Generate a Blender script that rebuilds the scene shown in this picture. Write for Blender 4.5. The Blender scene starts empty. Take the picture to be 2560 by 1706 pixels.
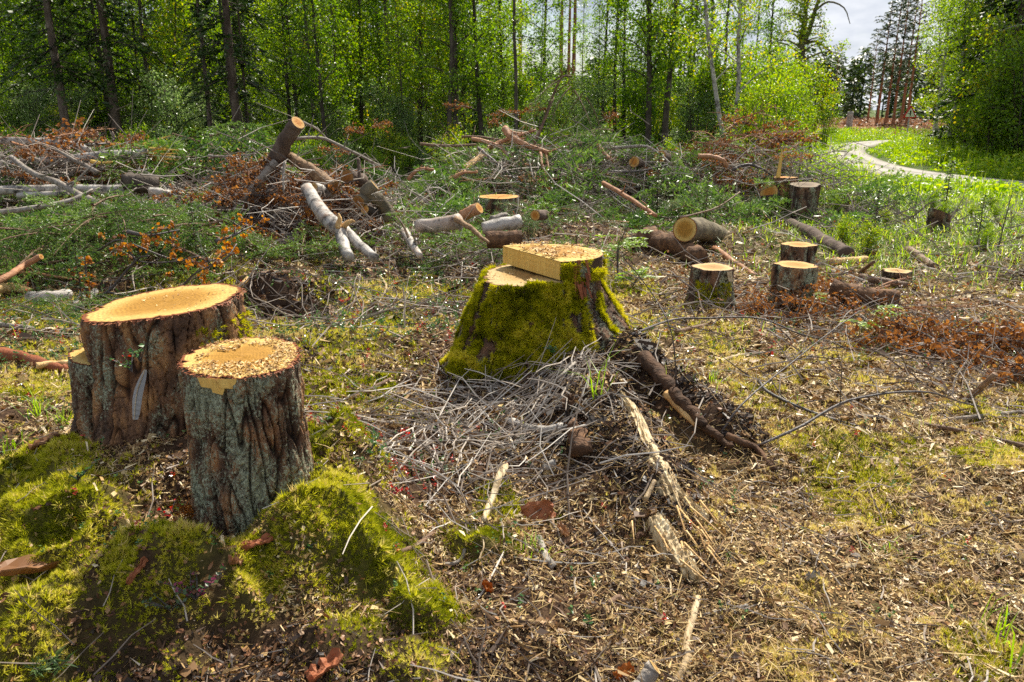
import bpy, math, random
import numpy as np
from mathutils import Vector, Matrix, noise as mnoise
R = math.radians
rng = np.random.default_rng(11)
random.seed(11)
scene = bpy.context.scene
C = scene.collection

# ------------------------------------------------------------------ camera
PITCH = R(16.3); CAMZ = 1.6; F = 1991.0; CP, SP = math.cos(PITCH), math.sin(PITCH)
cam = bpy.data.cameras.new('camera'); cam.lens = 28.0; cam.sensor_width = 36.0
cam.clip_start = 0.05; cam.clip_end = 3000
camo = bpy.data.objects.new('camera', cam); C.objects.link(camo)
cam.dof.use_dof = True; cam.dof.focus_distance = 3.7; cam.dof.aperture_fstop = 7.1
camo.location = (0, 0, CAMZ); camo.rotation_euler = (R(90)-PITCH, 0, 0)
scene.camera = camo

def ray(px, py):
    dx = (px-1280)/F; dy = -(py-853)/F
    return np.array([dx, CP+dy*SP, -SP+dy*CP])
def at(px, py, Y):                         # point seen at a pixel, at distance Y
    d = ray(px, py); return np.array([0, 0, CAMZ])+d*(Y/d[1])

# ------------------------------------------------------------------ noise
def _h(ix, iy, s):
    h = (ix.astype(np.int64)*374761393+iy.astype(np.int64)*668265263+s*982451653) & 0xFFFFFFFF
    h = ((h ^ (h >> 13))*1274126177) & 0xFFFFFFFF
    return ((h ^ (h >> 16)) & 0xFFFFFF)/float(0xFFFFFF)
def vn(x, y, s=0):
    x = np.asarray(x, float); y = np.asarray(y, float)
    ix = np.floor(x); iy = np.floor(y); fx = x-ix; fy = y-iy
    fx = fx*fx*(3-2*fx); fy = fy*fy*(3-2*fy)
    a = _h(ix, iy, s); b = _h(ix+1, iy, s); c = _h(ix, iy+1, s); d = _h(ix+1, iy+1, s)
    return (a*(1-fx)+b*fx)*(1-fy)+(c*(1-fx)+d*fx)*fy
def fbm(x, y, sc, s=0, o=3):
    t = 0; amp = 1; tot = 0
    for k in range(o):
        t = t+amp*vn(np.asarray(x)/sc*2**k+17.3*k, np.asarray(y)/sc*2**k-9.1*k, s+k); tot += amp; amp *= .5
    return t/tot
def sst(a, b, x):
    t = np.clip((x-a)/(b-a), 0, 1); return t*t*(3-2*t)

# ------------------------------------------------------------------ terrain
def sg(x, y, cx, cy, rx, ry, h, p=2.0, rot=0.0):
    dx = x-cx; dy = y-cy
    if rot:
        c, s = math.cos(rot), math.sin(rot); dx, dy = dx*c+dy*s, -dx*s+dy*c
    return h*np.exp(-((dx/rx)**2+(dy/ry)**2)**(p/2))
BUMPS = [
 (-1.05, 2.75, .66, .56, .20, 4), (-1.5, 3.25, .75, .65, .15, 3),      # root mound of the two pines
 (-1.15, 2.20, .30, .15, .13, 3), (-.64, 2.46, .22, .24, .15, 3),  # moss cushions
 (-1.45, 2.02, .22, .13, .12, 3), (-1.64, 2.45, .26, .20, .10, 3),
 (-.66, 2.98, .15, .22, .16, 3), (-.50, 2.05, .13, .12, .06, 2.5), (-.30, 2.25, .10, .10, .05, 2.5),
 (-.28, 1.95, .09, .08, .06, 2.5), (-1.9, 2.9, .4, .4, .1, 2),
 (.25, 4.75, .85, .65, .07, 2),                                         # mossy stump
 (-.25, 3.4, .5, .45, .05, 2), (-1.28, 2.62, .16, .10, -.06, 2), (-1.12, 2.72, .1, .1, -.08, 2),
 (-2.1, 6.6, .30, .2, .24, 2.5), (-1.65, 6.75, .25, .2, .14, 2.5), (-1.85, 6.25, .3, .12, -.18, 2),  # torn-up root clump
 (-.9, 5.2, .6, .4, .08, 2), (-2.0, 5.2, .7, .5, .10, 2), (1.3, 3.9, .5, .4, .05, 2),
 (2.0, 4.6, .6, .4, .06, 2), (2.6, 3.2, .8, .5, .05, 2),
 (-6.6, 12.0, 3.6, 1.6, .75, 2.4), (-3.8, 7.7, 1.5, .60, .34, 2.4), (-2.9, 10.3, 1.5, 1.2, .45, 2.4),
 (.9, 14.0, 2.4, 1.5, .55, 2.2), (-.3, 12.2, 1.9, 1.5, .35, 2), (3.6, 13.2, 1.6, 1.6, .5, 2),
 (4.2, 12.3, 1.3, .8, .25, 2), (-9, 9, 3, 2, .3, 2), (2.4, 9.5, 1.4, 1, .12, 2), (5.2, 8.3, 1.2, .8, .12, 2),
]
MOSSB = [(-1.15, 2.20, .30), (-.62, 2.50, .27), (-.78, 3.08, .22), (-1.38, 2.03, .24), (-1.64, 2.45, .30), (-1.38, 1.90, .2),
         (-.5, 2.05, .15), (-.3, 2.25, .13), (-.28, 1.95, .12), (-.12, 2.7, .13), (-.95, 1.97, .1), (-.85, 2.25, .14), (-1.95, 2.9, .3), (-.45, 2.35, .14)]
RIDGE = [np.array(p) for p in ((.42, 4.2, .26, .26), (.40, 3.65, .28, .26), (.56, 3.15, .21, .22), (.68, 2.65, .05, .18), (.72, 2.45, 0, .15))]
RIDGE2 = [np.array(p) for p in ((.68, 4.4, .34, .22), (.98, 3.75, .17, .18), (1.25, 3.3, .02, .2))]
def ridge(x, y, L):
    best = np.zeros_like(x)
    for a, b in zip(L[:-1], L[1:]):
        ab = b[:2]-a[:2]; t = np.clip(((x-a[0])*ab[0]+(y-a[1])*ab[1])/ab.dot(ab), 0, 1)
        d = np.hypot(x-a[0]-t*ab[0], y-a[1]-t*ab[1]); h = a[2]+(b[2]-a[2])*t; w = a[3]+(b[3]-a[3])*t
        best = np.maximum(best, h*np.exp(-(d/w)**2))
    return best
def H(x, y):
    x = np.asarray(x, float); y = np.asarray(y, float)
    z = np.zeros(np.broadcast(x, y).shape)
    for b in BUMPS: z = z+sg(x, y, *b)
    z = z+np.maximum(ridge(x, y, RIDGE), ridge(x, y, RIDGE2))
    D = np.hypot(x, y)
    fine = 1-sst(10, 15, D)
    z = z+fine*(.10*(fbm(x, y, .42, 3)-.5)+.06*(fbm(x, y, .12, 5, 2)-.5)+.03*(1-sst(4, 6, D))*(fbm(x, y, .05, 6, 2)-.5))
    if np.min(y) < 4:
        bm_ = np.zeros_like(z)
        for cx, cy_, r in MOSSB: bm_ = np.maximum(bm_, np.exp(-(((x-cx)**2+(y-cy_)**2)/r**2)**1.5))
        z = z+bm_*(.05+.10*(np.abs(vn(x/.15, y/.15, 77)*2-1)**.7-.4)*-1+.05*(fbm(x, y, .06, 78, 2)-.5))
    z = z+(1-sst(14, 19, D))*sst(4, 9, D)*.22*(fbm(x, y, 1.4, 9)-.5)
    z = z+sst(48, 60, D)*(1-sst(110, 160, D))*.9*(fbm(x, y, 6, 12)-.35)      # clear-cut beyond the road
    return z
def hz(x, y): return float(H(np.array([x]), np.array([y]))[0])
def G(px, py, dz=0.0):                      # where the ray through a pixel meets the ground
    d = ray(px, py); t = np.exp(np.linspace(math.log(1.2), math.log(300), 900))
    P = np.array([0, 0, CAMZ])+t[:, None]*d
    below = P[:, 2]-dz < H(P[:, 0], P[:, 1])
    i = int(np.argmax(below)) if below.any() else len(t)-1
    a, b = t[max(i-1, 0)], t[i]
    for _ in range(14):
        m = (a+b)/2; p = np.array([0, 0, CAMZ])+m*d
        if p[2]-dz < hz(p[0], p[1]): b = m
        else: a = m
    return np.array([0, 0, CAMZ])+b*d
def base(px, D):                            # ground point in the column of a pixel at distance D
    x = (px-1280)/F*(CP*D+SP*CAMZ); return np.array([x, D, hz(x, D)])
def normals(x, y, e=.02):
    gx = (H(x+e, y)-H(x-e, y))/(2*e); gy = (H(x, y+e)-H(x, y-e))/(2*e)
    n = np.stack([-gx, -gy, np.ones_like(gx)], 1); return n/np.linalg.norm(n, axis=1)[:, None]

# ------------------------------------------------------------------ mesh tools
class Acc:
    def __init__(s): s.V = []; s.F = {}; s.T = []; s.n = 0
    def add(s, V, Fs, tint=.5):
        V = np.asarray(V, float).reshape(-1, 3)
        for f in Fs:
            f = np.asarray(f)
            if f.size: s.F.setdefault(f.shape[1], []).append(f+s.n)
        s.V.append(V); s.T.append(np.broadcast_to(np.asarray(tint, float), (len(V),))); s.n += len(V)
    def mesh(s, name, mats, smooth=False, origin=(0, 0, 0), attrs=None):
        V = np.concatenate(s.V)-np.asarray(origin); T = np.concatenate(s.T)
        me = bpy.data.meshes.new(name)
        Fl = [np.concatenate(v) for v in s.F.values()]
        loops = np.concatenate([f.ravel() for f in Fl]); sizes = np.concatenate([np.full(len(f), f.shape[1]) for f in Fl])
        me.vertices.add(len(V)); me.vertices.foreach_set('co', V.astype(np.float32).ravel())
        me.loops.add(len(loops)); me.loops.foreach_set('vertex_index', loops.astype(np.int32))
        st = np.concatenate([[0], np.cumsum(sizes)[:-1]]).astype(np.int32)
        me.polygons.add(len(sizes)); me.polygons.foreach_set('loop_start', st)
        try: me.polygons.foreach_set('loop_total', sizes.astype(np.int32))
        except Exception: pass
        a = me.attributes.new('tint', 'FLOAT', 'POINT'); a.data.foreach_set('value', T.astype(np.float32))
        for k, v in (attrs or {}).items():
            a = me.attributes.new(k, 'FLOAT', 'POINT'); a.data.foreach_set('value', np.asarray(v, np.float32))
        for m in (mats if isinstance(mats, (list, tuple)) else [mats]): me.materials.append(m)
        me.polygons.foreach_set('use_smooth', np.full(len(sizes), smooth))
        me.update(calc_edges=True)
        return me
def ob(name, data, parent=None, loc=(0, 0, 0), rot=None):
    o = bpy.data.objects.new(name, data); C.objects.link(o); o.location = loc
    if rot is not None: o.rotation_euler = rot
    if parent: o.parent = parent
    return o
def tag(o, label, cat, group=None):
    o['label'] = label; o['category'] = cat
    if group: o['group'] = group
    return o
def stuff(o, label, cat): o['kind'] = 'stuff'; o['label'] = label; o['category'] = cat; return o
def copytree(o, loc, rot=None, scale=None):
    c = o.copy(); C.objects.link(c); c.location = loc
    if rot is not None: c.rotation_euler = rot
    if scale is not None: c.scale = (scale,)*3 if np.isscalar(scale) else scale
    for ch in o.children:
        k = ch.copy(); C.objects.link(k); k.parent = c
    return c
def unit(v): v = np.asarray(v, float); return v/(np.linalg.norm(v, axis=-1, keepdims=True)+1e-12)
def spl(P, m):                              # Catmull-Rom resample
    P = np.asarray(P, float)
    if len(P) == 2: return P[0]+(P[1]-P[0])*np.linspace(0, 1, m)[:, None]
    Q = np.vstack([2*P[0]-P[1], P, 2*P[-1]-P[-2]]); k = len(P)-1; out = []
    for u in np.linspace(0, k-1e-6, m):
        i = int(u); t = u-i; a, b, c, d = Q[i:i+4]
        out.append(.5*((2*b)+(-a+c)*t+(2*a-5*b+4*c-d)*t*t+(-a+3*b-3*c+d)*t**3))
    return np.array(out)
def tube(P, r, n=6, cap=True, lump=0.0, seed=0):
    P = np.asarray(P, float); k = len(P); r = np.broadcast_to(np.asarray(r, float), (k,))
    T = np.gradient(P, axis=0); T = unit(T)
    u = np.cross(T[0], [0, 0, 1.0]);
    if np.linalg.norm(u) < .05: u = np.array([1.0, 0, 0])
    u = unit(u); U = []
    for t in T:
        u = unit(u-t*u.dot(t)); U.append(u)
    U = np.array(U); W = np.cross(T, U)
    a = np.linspace(0, 2*np.pi, n, endpoint=False)
    rr = r[:, None]*np.ones(n)
    if lump:
        g = np.random.default_rng(seed); rr = rr*(1+lump*(g.random((k, n))-.5)*2)
    V = P[:, None]+rr[..., None]*(np.cos(a)[None, :, None]*U[:, None]+np.sin(a)[None, :, None]*W[:, None])
    i = np.arange(k-1)[:, None]*n; j = np.arange(n)[None]; j2 = (j+1) % n
    Q = np.stack([i+j, i+j2, i+n+j2, i+n+j], -1).reshape(-1, 4)
    V = V.reshape(-1, 3); Fs = [Q]
    if cap:
        V = np.vstack([V, P[0], P[-1]]); c0, c1 = k*n, k*n+1; jj = np.arange(n); jn = (jj+1) % n
        Fs.append(np.stack([np.full(n, c0), jn, jj], 1)); Fs.append(np.stack([np.full(n, c1), (k-1)*n+jj, (k-1)*n+jn], 1))
    return V, Fs
def disc(c, axis, rad, n=40, m=9, up=None, rough=.0, seed=0):   # cut face; tint = radius 0..1
    axis = unit(axis); u = np.cross(axis, [0, 0, 1.0]) if up is None else np.asarray(up, float)
    if np.linalg.norm(u) < .05: u = np.array([1.0, 0, 0])
    u = unit(u-axis*np.dot(u, axis)); w = np.cross(axis, u)
    a = np.linspace(0, 2*np.pi, n, endpoint=False); g = np.random.default_rng(seed)
    rad = np.broadcast_to(np.asarray(rad, float), (n,))
    V = [np.asarray(c, float)[None]]; T = [np.zeros(1)]
    for k in range(1, m+1):
        s = k/m
        V.append(c+s*rad[:, None]*(np.cos(a)[:, None]*u+np.sin(a)[:, None]*w)+axis*(rough*(g.random(n)-.5))[:, None]); T.append(np.full(n, s))
    Q = []
    jj = np.arange(n); jn = (jj+1) % n
    Tt = np.stack([np.zeros(n, int), 1+jj, 1+jn], 1)
    for k in range(m-1):
        o = 1+k*n; Q.append(np.stack([o+jj, o+n+jj, o+n+jn, o+jn], 1))
    return np.concatenate(V), [Tt, np.concatenate(Q)], np.concatenate(T)
def scat(acc, tv, tf, P, f, n, size, tint):  # template copies; size (m,3); f forward, n normal
    f = unit(f); s = unit(np.cross(n, f)); n2 = np.cross(f, s)
    m = len(P); k = len(tv); size = np.asarray(size, float)
    if size.ndim == 1: size = np.repeat(size[:, None], 3, 1)
    V = P[:, None]+(tv[None, :, 0:1]*size[:, None, 0:1])*f[:, None]+(tv[None, :, 1:2]*size[:, None, 1:2])*s[:, None]+(tv[None, :, 2:3]*size[:, None, 2:3])*n2[:, None]
    Fs = [(np.asarray(x)[None]+(np.arange(m)*k)[:, None, None]).reshape(-1, np.asarray(x).shape[1]) for x in tf]
    acc.add(V.reshape(-1, 3), Fs, np.repeat(tint, k))
def rdir(m, zlo=-1, zhi=1):
    z = rng.uniform(zlo, zhi, m); a = rng.uniform(0, 2*np.pi, m); c = np.sqrt(np.maximum(0, 1-z*z))
    return np.stack([c*np.cos(a), c*np.sin(a), z], 1)

LEAF = (np.array([[0, 0, 0], [.45, .32, .06], [1, 0, -.08], [.45, -.32, .06]]), [np.array([[0, 1, 2], [0, 2, 3]])])
STRIP = (np.array([[0, .5, 0], [0, -.5, 0], [.5, -.5, .12], [.5, .5, .12], [1, .25, 0], [1, -.25, 0]]), [np.array([[0, 1, 2, 3], [3, 2, 5, 4]])])
BLADE = (np.array([[0, .5, 0], [0, -.5, 0], [.3, -.4, .55], [.3, .4, .55], [.85, 0, .8]]), [np.array([[0, 1, 2, 3]]), np.array([[3, 2, 4]])])
CHIP = (np.array([[-.5, -.5, 0], [.5, -.35, .05], [.45, .5, 0], [-.4, .45, .08]]), [np.array([[0, 1, 2, 3]])])
CURL = (np.array([[0, 0, .15], [.3, .35, .0], [.35, 0, .12], [.3, -.38, .1], [.7, .28, .05], [.72, 0, .02], [.68, -.3, .18], [1, .05, .22]]),
        [np.array([[0, 2, 1], [0, 3, 2], [4, 5, 7], [5, 6, 7]]), np.array([[1, 2, 5, 4], [2, 3, 6, 5]])])
def _sprig():
    V = []; Fc = []
    for k in range(6):
        a = k*1.047+.3*(k % 2); r = .42 if k % 2 else .68; h = .95 if k % 2 else .5
        c, s = math.cos(a), math.sin(a)
        V += [(-s*.13, c*.13, -.1), (s*.13, -c*.13, -.1), (c*r, s*r, h)]
        Fc.append((3*k, 3*k+1, 3*k+2))
    return np.array(V), [np.array(Fc)]
SPRIG = _sprig()

# ------------------------------------------------------------------ materials
def _nt(name):
    m = bpy.data.materials.new(name); m.use_nodes = True; nt = m.node_tree; nt.nodes.clear()
    return m, nt, nt.nodes, nt.links
def _ramp(nd, stops, interp='LINEAR'):
    r = nd.new('ShaderNodeValToRGB'); cr = r.color_ramp; cr.interpolation = interp
    while len(cr.elements) < len(stops): cr.elements.new(.5)
    for e, (p, c) in zip(cr.elements, stops): e.position = p; e.color = (*c, 1)
    return r
def _math(nd, ln, op, a, b=None):
    n = nd.new('ShaderNodeMath'); n.operation = op
    for i, v in enumerate((a, b)):
        if v is None: continue
        if isinstance(v, (int, float)): n.inputs[i].default_value = v
        else: ln.new(v, n.inputs[i])
    return n.outputs[0]
def _noise(nd, ln, scale, stretch=(1, 1, 1), detail=4, rough=.6, coord='Object'):
    tc = nd.new('ShaderNodeTexCoord'); mp = nd.new('ShaderNodeMapping'); mp.inputs['Scale'].default_value = stretch
    ln.new(tc.outputs[coord], mp.inputs['Vector'])
    n = nd.new('ShaderNodeTexNoise'); n.inputs['Scale'].default_value = scale; n.inputs['Detail'].default_value = detail; n.inputs['Roughness'].default_value = rough
    ln.new(mp.outputs[0], n.inputs['Vector']); return n.outputs['Fac']
def mat(name, stops, tint=1.0, nz=0.0, scale=5, stretch=(1, 1, 1), rough=.8, spec=.2, trans=0.0, tgain=2.0, tsat=1.1, bump=0.0, bscale=60, bstretch=(1, 1, 1), rnd=0.0, sheen=0):
    m, nt, nd, ln = _nt(name)
    at_ = nd.new('ShaderNodeAttribute'); at_.attribute_name = 'tint'
    f = _math(nd, ln, 'MULTIPLY', at_.outputs['Fac'], tint)
    if tint < 1: f = _math(nd, ln, 'ADD', f, .5*(1-tint))
    if nz: f = _math(nd, ln, 'ADD', f, _math(nd, ln, 'MULTIPLY', _math(nd, ln, 'SUBTRACT', _noise(nd, ln, scale, stretch), .5), nz))
    if rnd:
        oi = nd.new('ShaderNodeObjectInfo'); f = _math(nd, ln, 'ADD', f, _math(nd, ln, 'MULTIPLY', _math(nd, ln, 'SUBTRACT', oi.outputs['Random'], .5), rnd))
    r = _ramp(nd, stops); ln.new(f, r.inputs[0])
    p = nd.new('ShaderNodeBsdfPrincipled'); p.inputs['Roughness'].default_value = rough; p.inputs['Specular IOR Level'].default_value = spec
    ln.new(r.outputs[0], p.inputs['Base Color'])
    if bump:
        b = nd.new('ShaderNodeBump'); b.inputs['Strength'].default_value = bump; b.inputs['Distance'].default_value = .02
        ln.new(_noise(nd, ln, bscale, bstretch, 3), b.inputs['Height']); ln.new(b.outputs[0], p.inputs['Normal'])
    out = nd.new('ShaderNodeOutputMaterial'); sh = p.outputs[0]
    if trans:
        h = nd.new('ShaderNodeHueSaturation'); h.inputs['Value'].default_value = tgain; h.inputs['Saturation'].default_value = tsat
        ln.new(r.outputs[0], h.inputs['Color']); t = nd.new('ShaderNodeBsdfTranslucent'); ln.new(h.outputs[0], t.inputs['Color'])
        mx = nd.new('ShaderNodeMixShader'); mx.inputs[0].default_value = trans; ln.new(sh, mx.inputs[1]); ln.new(t.outputs[0], mx.inputs[2]); sh = mx.outputs[0]
    ln.new(sh, out.inputs['Surface']); return m

# wood cut face: tint is the radius
def ringmat(name, heart, sap, pale, rim, rings=55, spec=.15):
    m, nt, nd, ln = _nt(name)
    a = nd.new('ShaderNodeAttribute'); a.attribute_name = 'tint'
    n1 = _noise(nd, ln, 6, (1, 1, 1), 4); n2 = _noise(nd, ln, 60, (1, 1, 1), 3)
    rr = _math(nd, ln, 'ADD', a.outputs['Fac'], _math(nd, ln, 'MULTIPLY', _math(nd, ln, 'SUBTRACT', n1, .5), .16))
    w = _math(nd, ln, 'SINE', _math(nd, ln, 'MULTIPLY', rr, rings*2.0))
    r = _ramp(nd, [(0, heart), (.45, heart), (.62, sap), (.82, pale), (.93, pale), (.965, rim), (1, rim)]); ln.new(rr, r.inputs[0])
    saw = _noise(nd, ln, 9, (.7, 14, 1), 3)
    v = _math(nd, ln, 'ADD', .98, _math(nd, ln, 'MULTIPLY', w, .15))
    v = _math(nd, ln, 'ADD', v, _math(nd, ln, 'MULTIPLY', _math(nd, ln, 'SUBTRACT', saw, .5), .7))
    v = _math(nd, ln, 'ADD', v, _math(nd, ln, 'MULTIPLY', _math(nd, ln, 'SUBTRACT', n2, .5), .6))
    h = nd.new('ShaderNodeHueSaturation'); ln.new(r.outputs[0], h.inputs['Color']); ln.new(v, h.inputs['Value'])
    p = nd.new('ShaderNodeBsdfPrincipled'); p.inputs['Roughness'].default_value = .7; p.inputs['Specular IOR Level'].default_value = spec
    ln.new(h.outputs[0], p.inputs['Base Color'])
    b = nd.new('ShaderNodeBump'); b.inputs['Strength'].default_value = .5; b.inputs['Distance'].default_value = .004; ln.new(n2, b.inputs['Height']); ln.new(b.outputs[0], p.inputs['Normal'])
    out = nd.new('ShaderNodeOutputMaterial'); ln.new(p.outputs[0], out.inputs['Surface']); return m

# plated pine bark: 'crack' attribute 0 in a fissure, 'tint' random per plate
def barkmat(name, lichen=.5, orange=.35, moss=.0):
    m, nt, nd, ln = _nt(name)
    cr = nd.new('ShaderNodeAttribute'); cr.attribute_name = 'crack'
    ti = nd.new('ShaderNodeAttribute'); ti.attribute_name = 'tint'
    fine = _noise(nd, ln, 45, (1, 1, .35), 5, .7); big = _noise(nd, ln, 7, (1, 1, .5), 4); spk = _noise(nd, ln, 110, (1, 1, .8), 4, .75)
    r = _ramp(nd, [(0, (.03, .019, .014)), (.35, (.095, .055, .036)), (.65, (.22, .115, .062)), (.85, (.40, .20, .085)), (1, (.52, .28, .11))])
    ln.new(_math(nd, ln, 'ADD', _math(nd, ln, 'MULTIPLY', ti.outputs['Fac'], .55), _math(nd, ln, 'MULTIPLY', fine, orange)), r.inputs[0])
    li = _ramp(nd, [(.3, (.10, .10, .075)), (.5, (.30, .33, .22)), (.68, (.58, .62, .44))]); ln.new(spk, li.inputs[0])
    lf = _ramp(nd, [(.58-.22*lichen, (0, 0, 0)), (.66-.22*lichen, (1, 1, 1))])
    ln.new(_math(nd, ln, 'ADD', _math(nd, ln, 'MULTIPLY', big, .55), _math(nd, ln, 'MULTIPLY', spk, .45)), lf.inputs[0])
    mx = nd.new('ShaderNodeMixRGB'); ln.new(lf.outputs[0], mx.inputs[0]); ln.new(r.outputs[0], mx.inputs[1]); ln.new(li.outputs[0], mx.inputs[2])
    ck = _ramp(nd, [(0, (.05, .04, .035)), (.45, (.55, .5, .48)), (.75, (1, 1, 1))]); ln.new(cr.outputs['Fac'], ck.inputs[0])
    mu = nd.new('ShaderNodeMixRGB'); mu.blend_type = 'MULTIPLY'; mu.inputs[0].default_value = 1; ln.new(mx.outputs[0], mu.inputs[1]); ln.new(ck.outputs[0], mu.inputs[2])
    p = nd.new('ShaderNodeBsdfPrincipled'); p.inputs['Roughness'].default_value = .8; p.inputs['Specular IOR Level'].default_value = .25; ln.new(mu.outputs[0], p.inputs['Base Color'])
    b = nd.new('ShaderNodeBump'); b.inputs['Strength'].default_value = 1; b.inputs['Distance'].default_value = .022
    ln.new(_math(nd, ln, 'ADD', fine, _math(nd, ln, 'MULTIPLY', spk, .5)), b.inputs['Height']); ln.new(b.outputs[0], p.inputs['Normal'])
    out = nd.new('ShaderNodeOutputMaterial'); ln.new(p.outputs[0], out.inputs['Surface']); return m

# white birch bark with dark marks
def birchmat(name, dark=.5, tanmix=.3):
    m, nt, nd, ln = _nt(name)
    big = _noise(nd, ln, 9, (1, 1, 1), 4); fine = _noise(nd, ln, 60, (1, 1, 1), 3)
    r = _ramp(nd, [(.36, (.03, .026, .022)), (.43, (.16, .14, .12)), (.50, (.36, .33, .29)), (.70, (.56, .53, .48))])
    ln.new(_math(nd, ln, 'ADD', _math(nd, ln, 'MULTIPLY', big, .75), _math(nd, ln, 'MULTIPLY', fine, .25)), r.inputs[0])
    r2 = _ramp(nd, [(.5, (0, 0, 0)), (.62, (1, 1, 1))]); ln.new(_noise(nd, ln, 4.3, (1, 1, 1), 3), r2.inputs[0])
    mx = nd.new('ShaderNodeMixRGB'); f = _math(nd, ln, 'MULTIPLY', r2.outputs[0], tanmix); ln.new(f, mx.inputs[0]); ln.new(r.outputs[0], mx.inputs[1]); mx.inputs[2].default_value = (.36, .17, .07, 1)
    p = nd.new('ShaderNodeBsdfPrincipled'); p.inputs['Roughness'].default_value = .6; ln.new(mx.outputs[0], p.inputs['Base Color'])
    b = nd.new('ShaderNodeBump'); b.inputs['Strength'].default_value = .5; b.inputs['Distance'].default_value = .01; ln.new(fine, b.inputs['Height']); ln.new(b.outputs[0], p.inputs['Normal'])
    out = nd.new('ShaderNodeOutputMaterial'); ln.new(p.outputs[0], out.inputs['Surface']); return m

# long-grain bare wood
def grainmat(name, lo, hi, scale=30, rough=.7):
    return mat(name, [(.25, lo), (.75, hi)], tint=.5, nz=1.0, scale=scale, stretch=(1, .25, 1), rough=rough, bump=.5, bscale=scale*2, bstretch=(1, .25, 1))

M = {}
M['ring'] = ringmat('fresh_cut_wood', (.34, .175, .03), (.42, .235, .05), (.54, .37, .115), (.20, .06, .022))
M['ring_dull'] = ringmat('dull_cut_wood', (.34, .19, .06), (.40, .26, .09), (.46, .33, .15), (.16, .07, .035))
M['ring_dark'] = ringmat('weathered_cut_wood', (.12, .08, .045), (.17, .115, .065), (.2, .15, .09), (.07, .045, .03))
M['ring_dim'] = ringmat('brown_cut_wood', (.26, .11, .03), (.28, .13, .04), (.30, .17, .06), (.10, .045, .02))
M['ring_orange'] = ringmat('orange_cut_wood', (.44, .18, .035), (.48, .24, .06), (.52, .31, .10), (.20, .08, .03))
M['split'] = mat('fresh_split_wood', [(.2, (.55, .30, .06)), (.8, (.80, .54, .15))], tint=.4, nz=1.0, scale=28, stretch=(2, 2, .2), rough=.6, bump=.4, bscale=70, bstretch=(1, 1, .1))
M['bark_grey'] = barkmat('lichened_pine_bark', .50, .55)
M['bark_red'] = barkmat('reddish_pine_bark', .18, .75)
M['bark_dark'] = barkmat('dark_bark', .3, .2)
M['birch'] = birchmat('birch_bark', tanmix=.35)
M['birch_clean'] = birchmat('pale_birch_bark', tanmix=.08)
M['moss'] = mat('moss', [(0, (.12, .14, .010)), (.3, (.30, .32, .018)), (.6, (.55, .52, .04)), (.85, (.66, .58, .14)), (1, (.66, .52, .22))], trans=.4, tgain=1.35, tsat=1.05, rough=.9, spec=.05)
M['moss_dark'] = mat('stump_moss', [(0, (.09, .10, .006)), (.4, (.30, .30, .010)), (.75, (.52, .49, .02)), (1, (.66, .58, .08))], trans=.4, tgain=1.4, rough=.9, spec=.05)
M['straw'] = mat('dry_straw', [(0, (.13, .065, .025)), (.35, (.34, .21, .075)), (.7, (.58, .42, .17)), (1, (.82, .69, .40))], rough=.6, spec=.3, trans=.15, tgain=1.2)
M['chip'] = mat('wood_chips', [(0, (.10, .045, .022)), (.3, (.28, .13, .05)), (.55, (.56, .34, .12)), (.8, (.72, .52, .24)), (1, (.80, .64, .36))], rough=.7, spec=.2)
M['leaf_dead'] = mat('dead_leaves', [(0, (.07, .03, .016)), (.4, (.20, .085, .035)), (.75, (.36, .19, .085)), (1, (.55, .40, .26))], rough=.5, spec=.4, trans=.2, tgain=1.3)
M['leaf_rust'] = mat('brown_rust_leaves', [(0, (.08, .032, .014)), (.5, (.23, .095, .032)), (1, (.44, .21, .07))], rough=.5, spec=.35, trans=.35, tgain=1.5)
M['litter'] = mat('forest_litter', [(0, (.022, .013, .009)), (.3, (.10, .052, .026)), (.55, (.30, .17, .065)), (.78, (.56, .40, .17)), (1, (.82, .68, .44))], rough=.5, spec=.35, trans=.1, tgain=1.2)
M['leaf_orange'] = mat('rusty_leaves', [(0, (.13, .045, .014)), (.5, (.34, .125, .022)), (1, (.58, .27, .05))], rough=.5, spec=.35, trans=.4, tgain=1.6)
M['twig'] = mat('grey_twigs', [(0, (.05, .034, .026)), (.4, (.20, .155, .12)), (.75, (.42, .36, .30)), (1, (.62, .57, .50))], rough=.6, spec=.35)
M['stick_grey'] = mat('grey_stick_bark', [(.2, (.10, .08, .065)), (.55, (.27, .23, .19)), (.85, (.50, .46, .40))], tint=.2, nz=1.0, scale=22, rough=.6, bump=.5, bscale=80)
M['stick_brown'] = mat('brown_stick_bark', [(.2, (.07, .042, .028)), (.55, (.19, .115, .07)), (.85, (.36, .25, .16))], tint=.2, nz=1.0, scale=22, rough=.6, bump=.5, bscale=80)
M['stick_dark'] = mat('dark_twig_bark', [(.2, (.03, .024, .022)), (.6, (.085, .07, .065)), (.9, (.20, .17, .15))], tint=.2, nz=1.0, scale=22, rough=.5, spec=.4, bump=.4, bscale=80)
M['stick_pine'] = mat('orange_pine_branch_bark', [(.2, (.22, .10, .05)), (.55, (.42, .21, .11)), (.85, (.62, .40, .25))], tint=.2, nz=1.0, scale=20, rough=.6, bump=.5, bscale=70)
M['peeled'] = mat('weathered_bare_wood', [(.2, (.10, .065, .035)), (.42, (.36, .26, .14)), (.6, (.62, .50, .32)), (.85, (.76, .66, .48))], tint=.15, nz=1.2, scale=14, stretch=(1, .3, 1), rough=.6, bump=.6, bscale=50, bstretch=(1, .2, 1))
M['bare_tan'] = mat('tan_bare_wood', [(.2, (.36, .19, .07)), (.55, (.62, .40, .17)), (.85, (.80, .60, .32))], tint=.2, nz=1.1, scale=20, stretch=(1, 1, 1), rough=.6, bump=.5, bscale=60)
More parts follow.
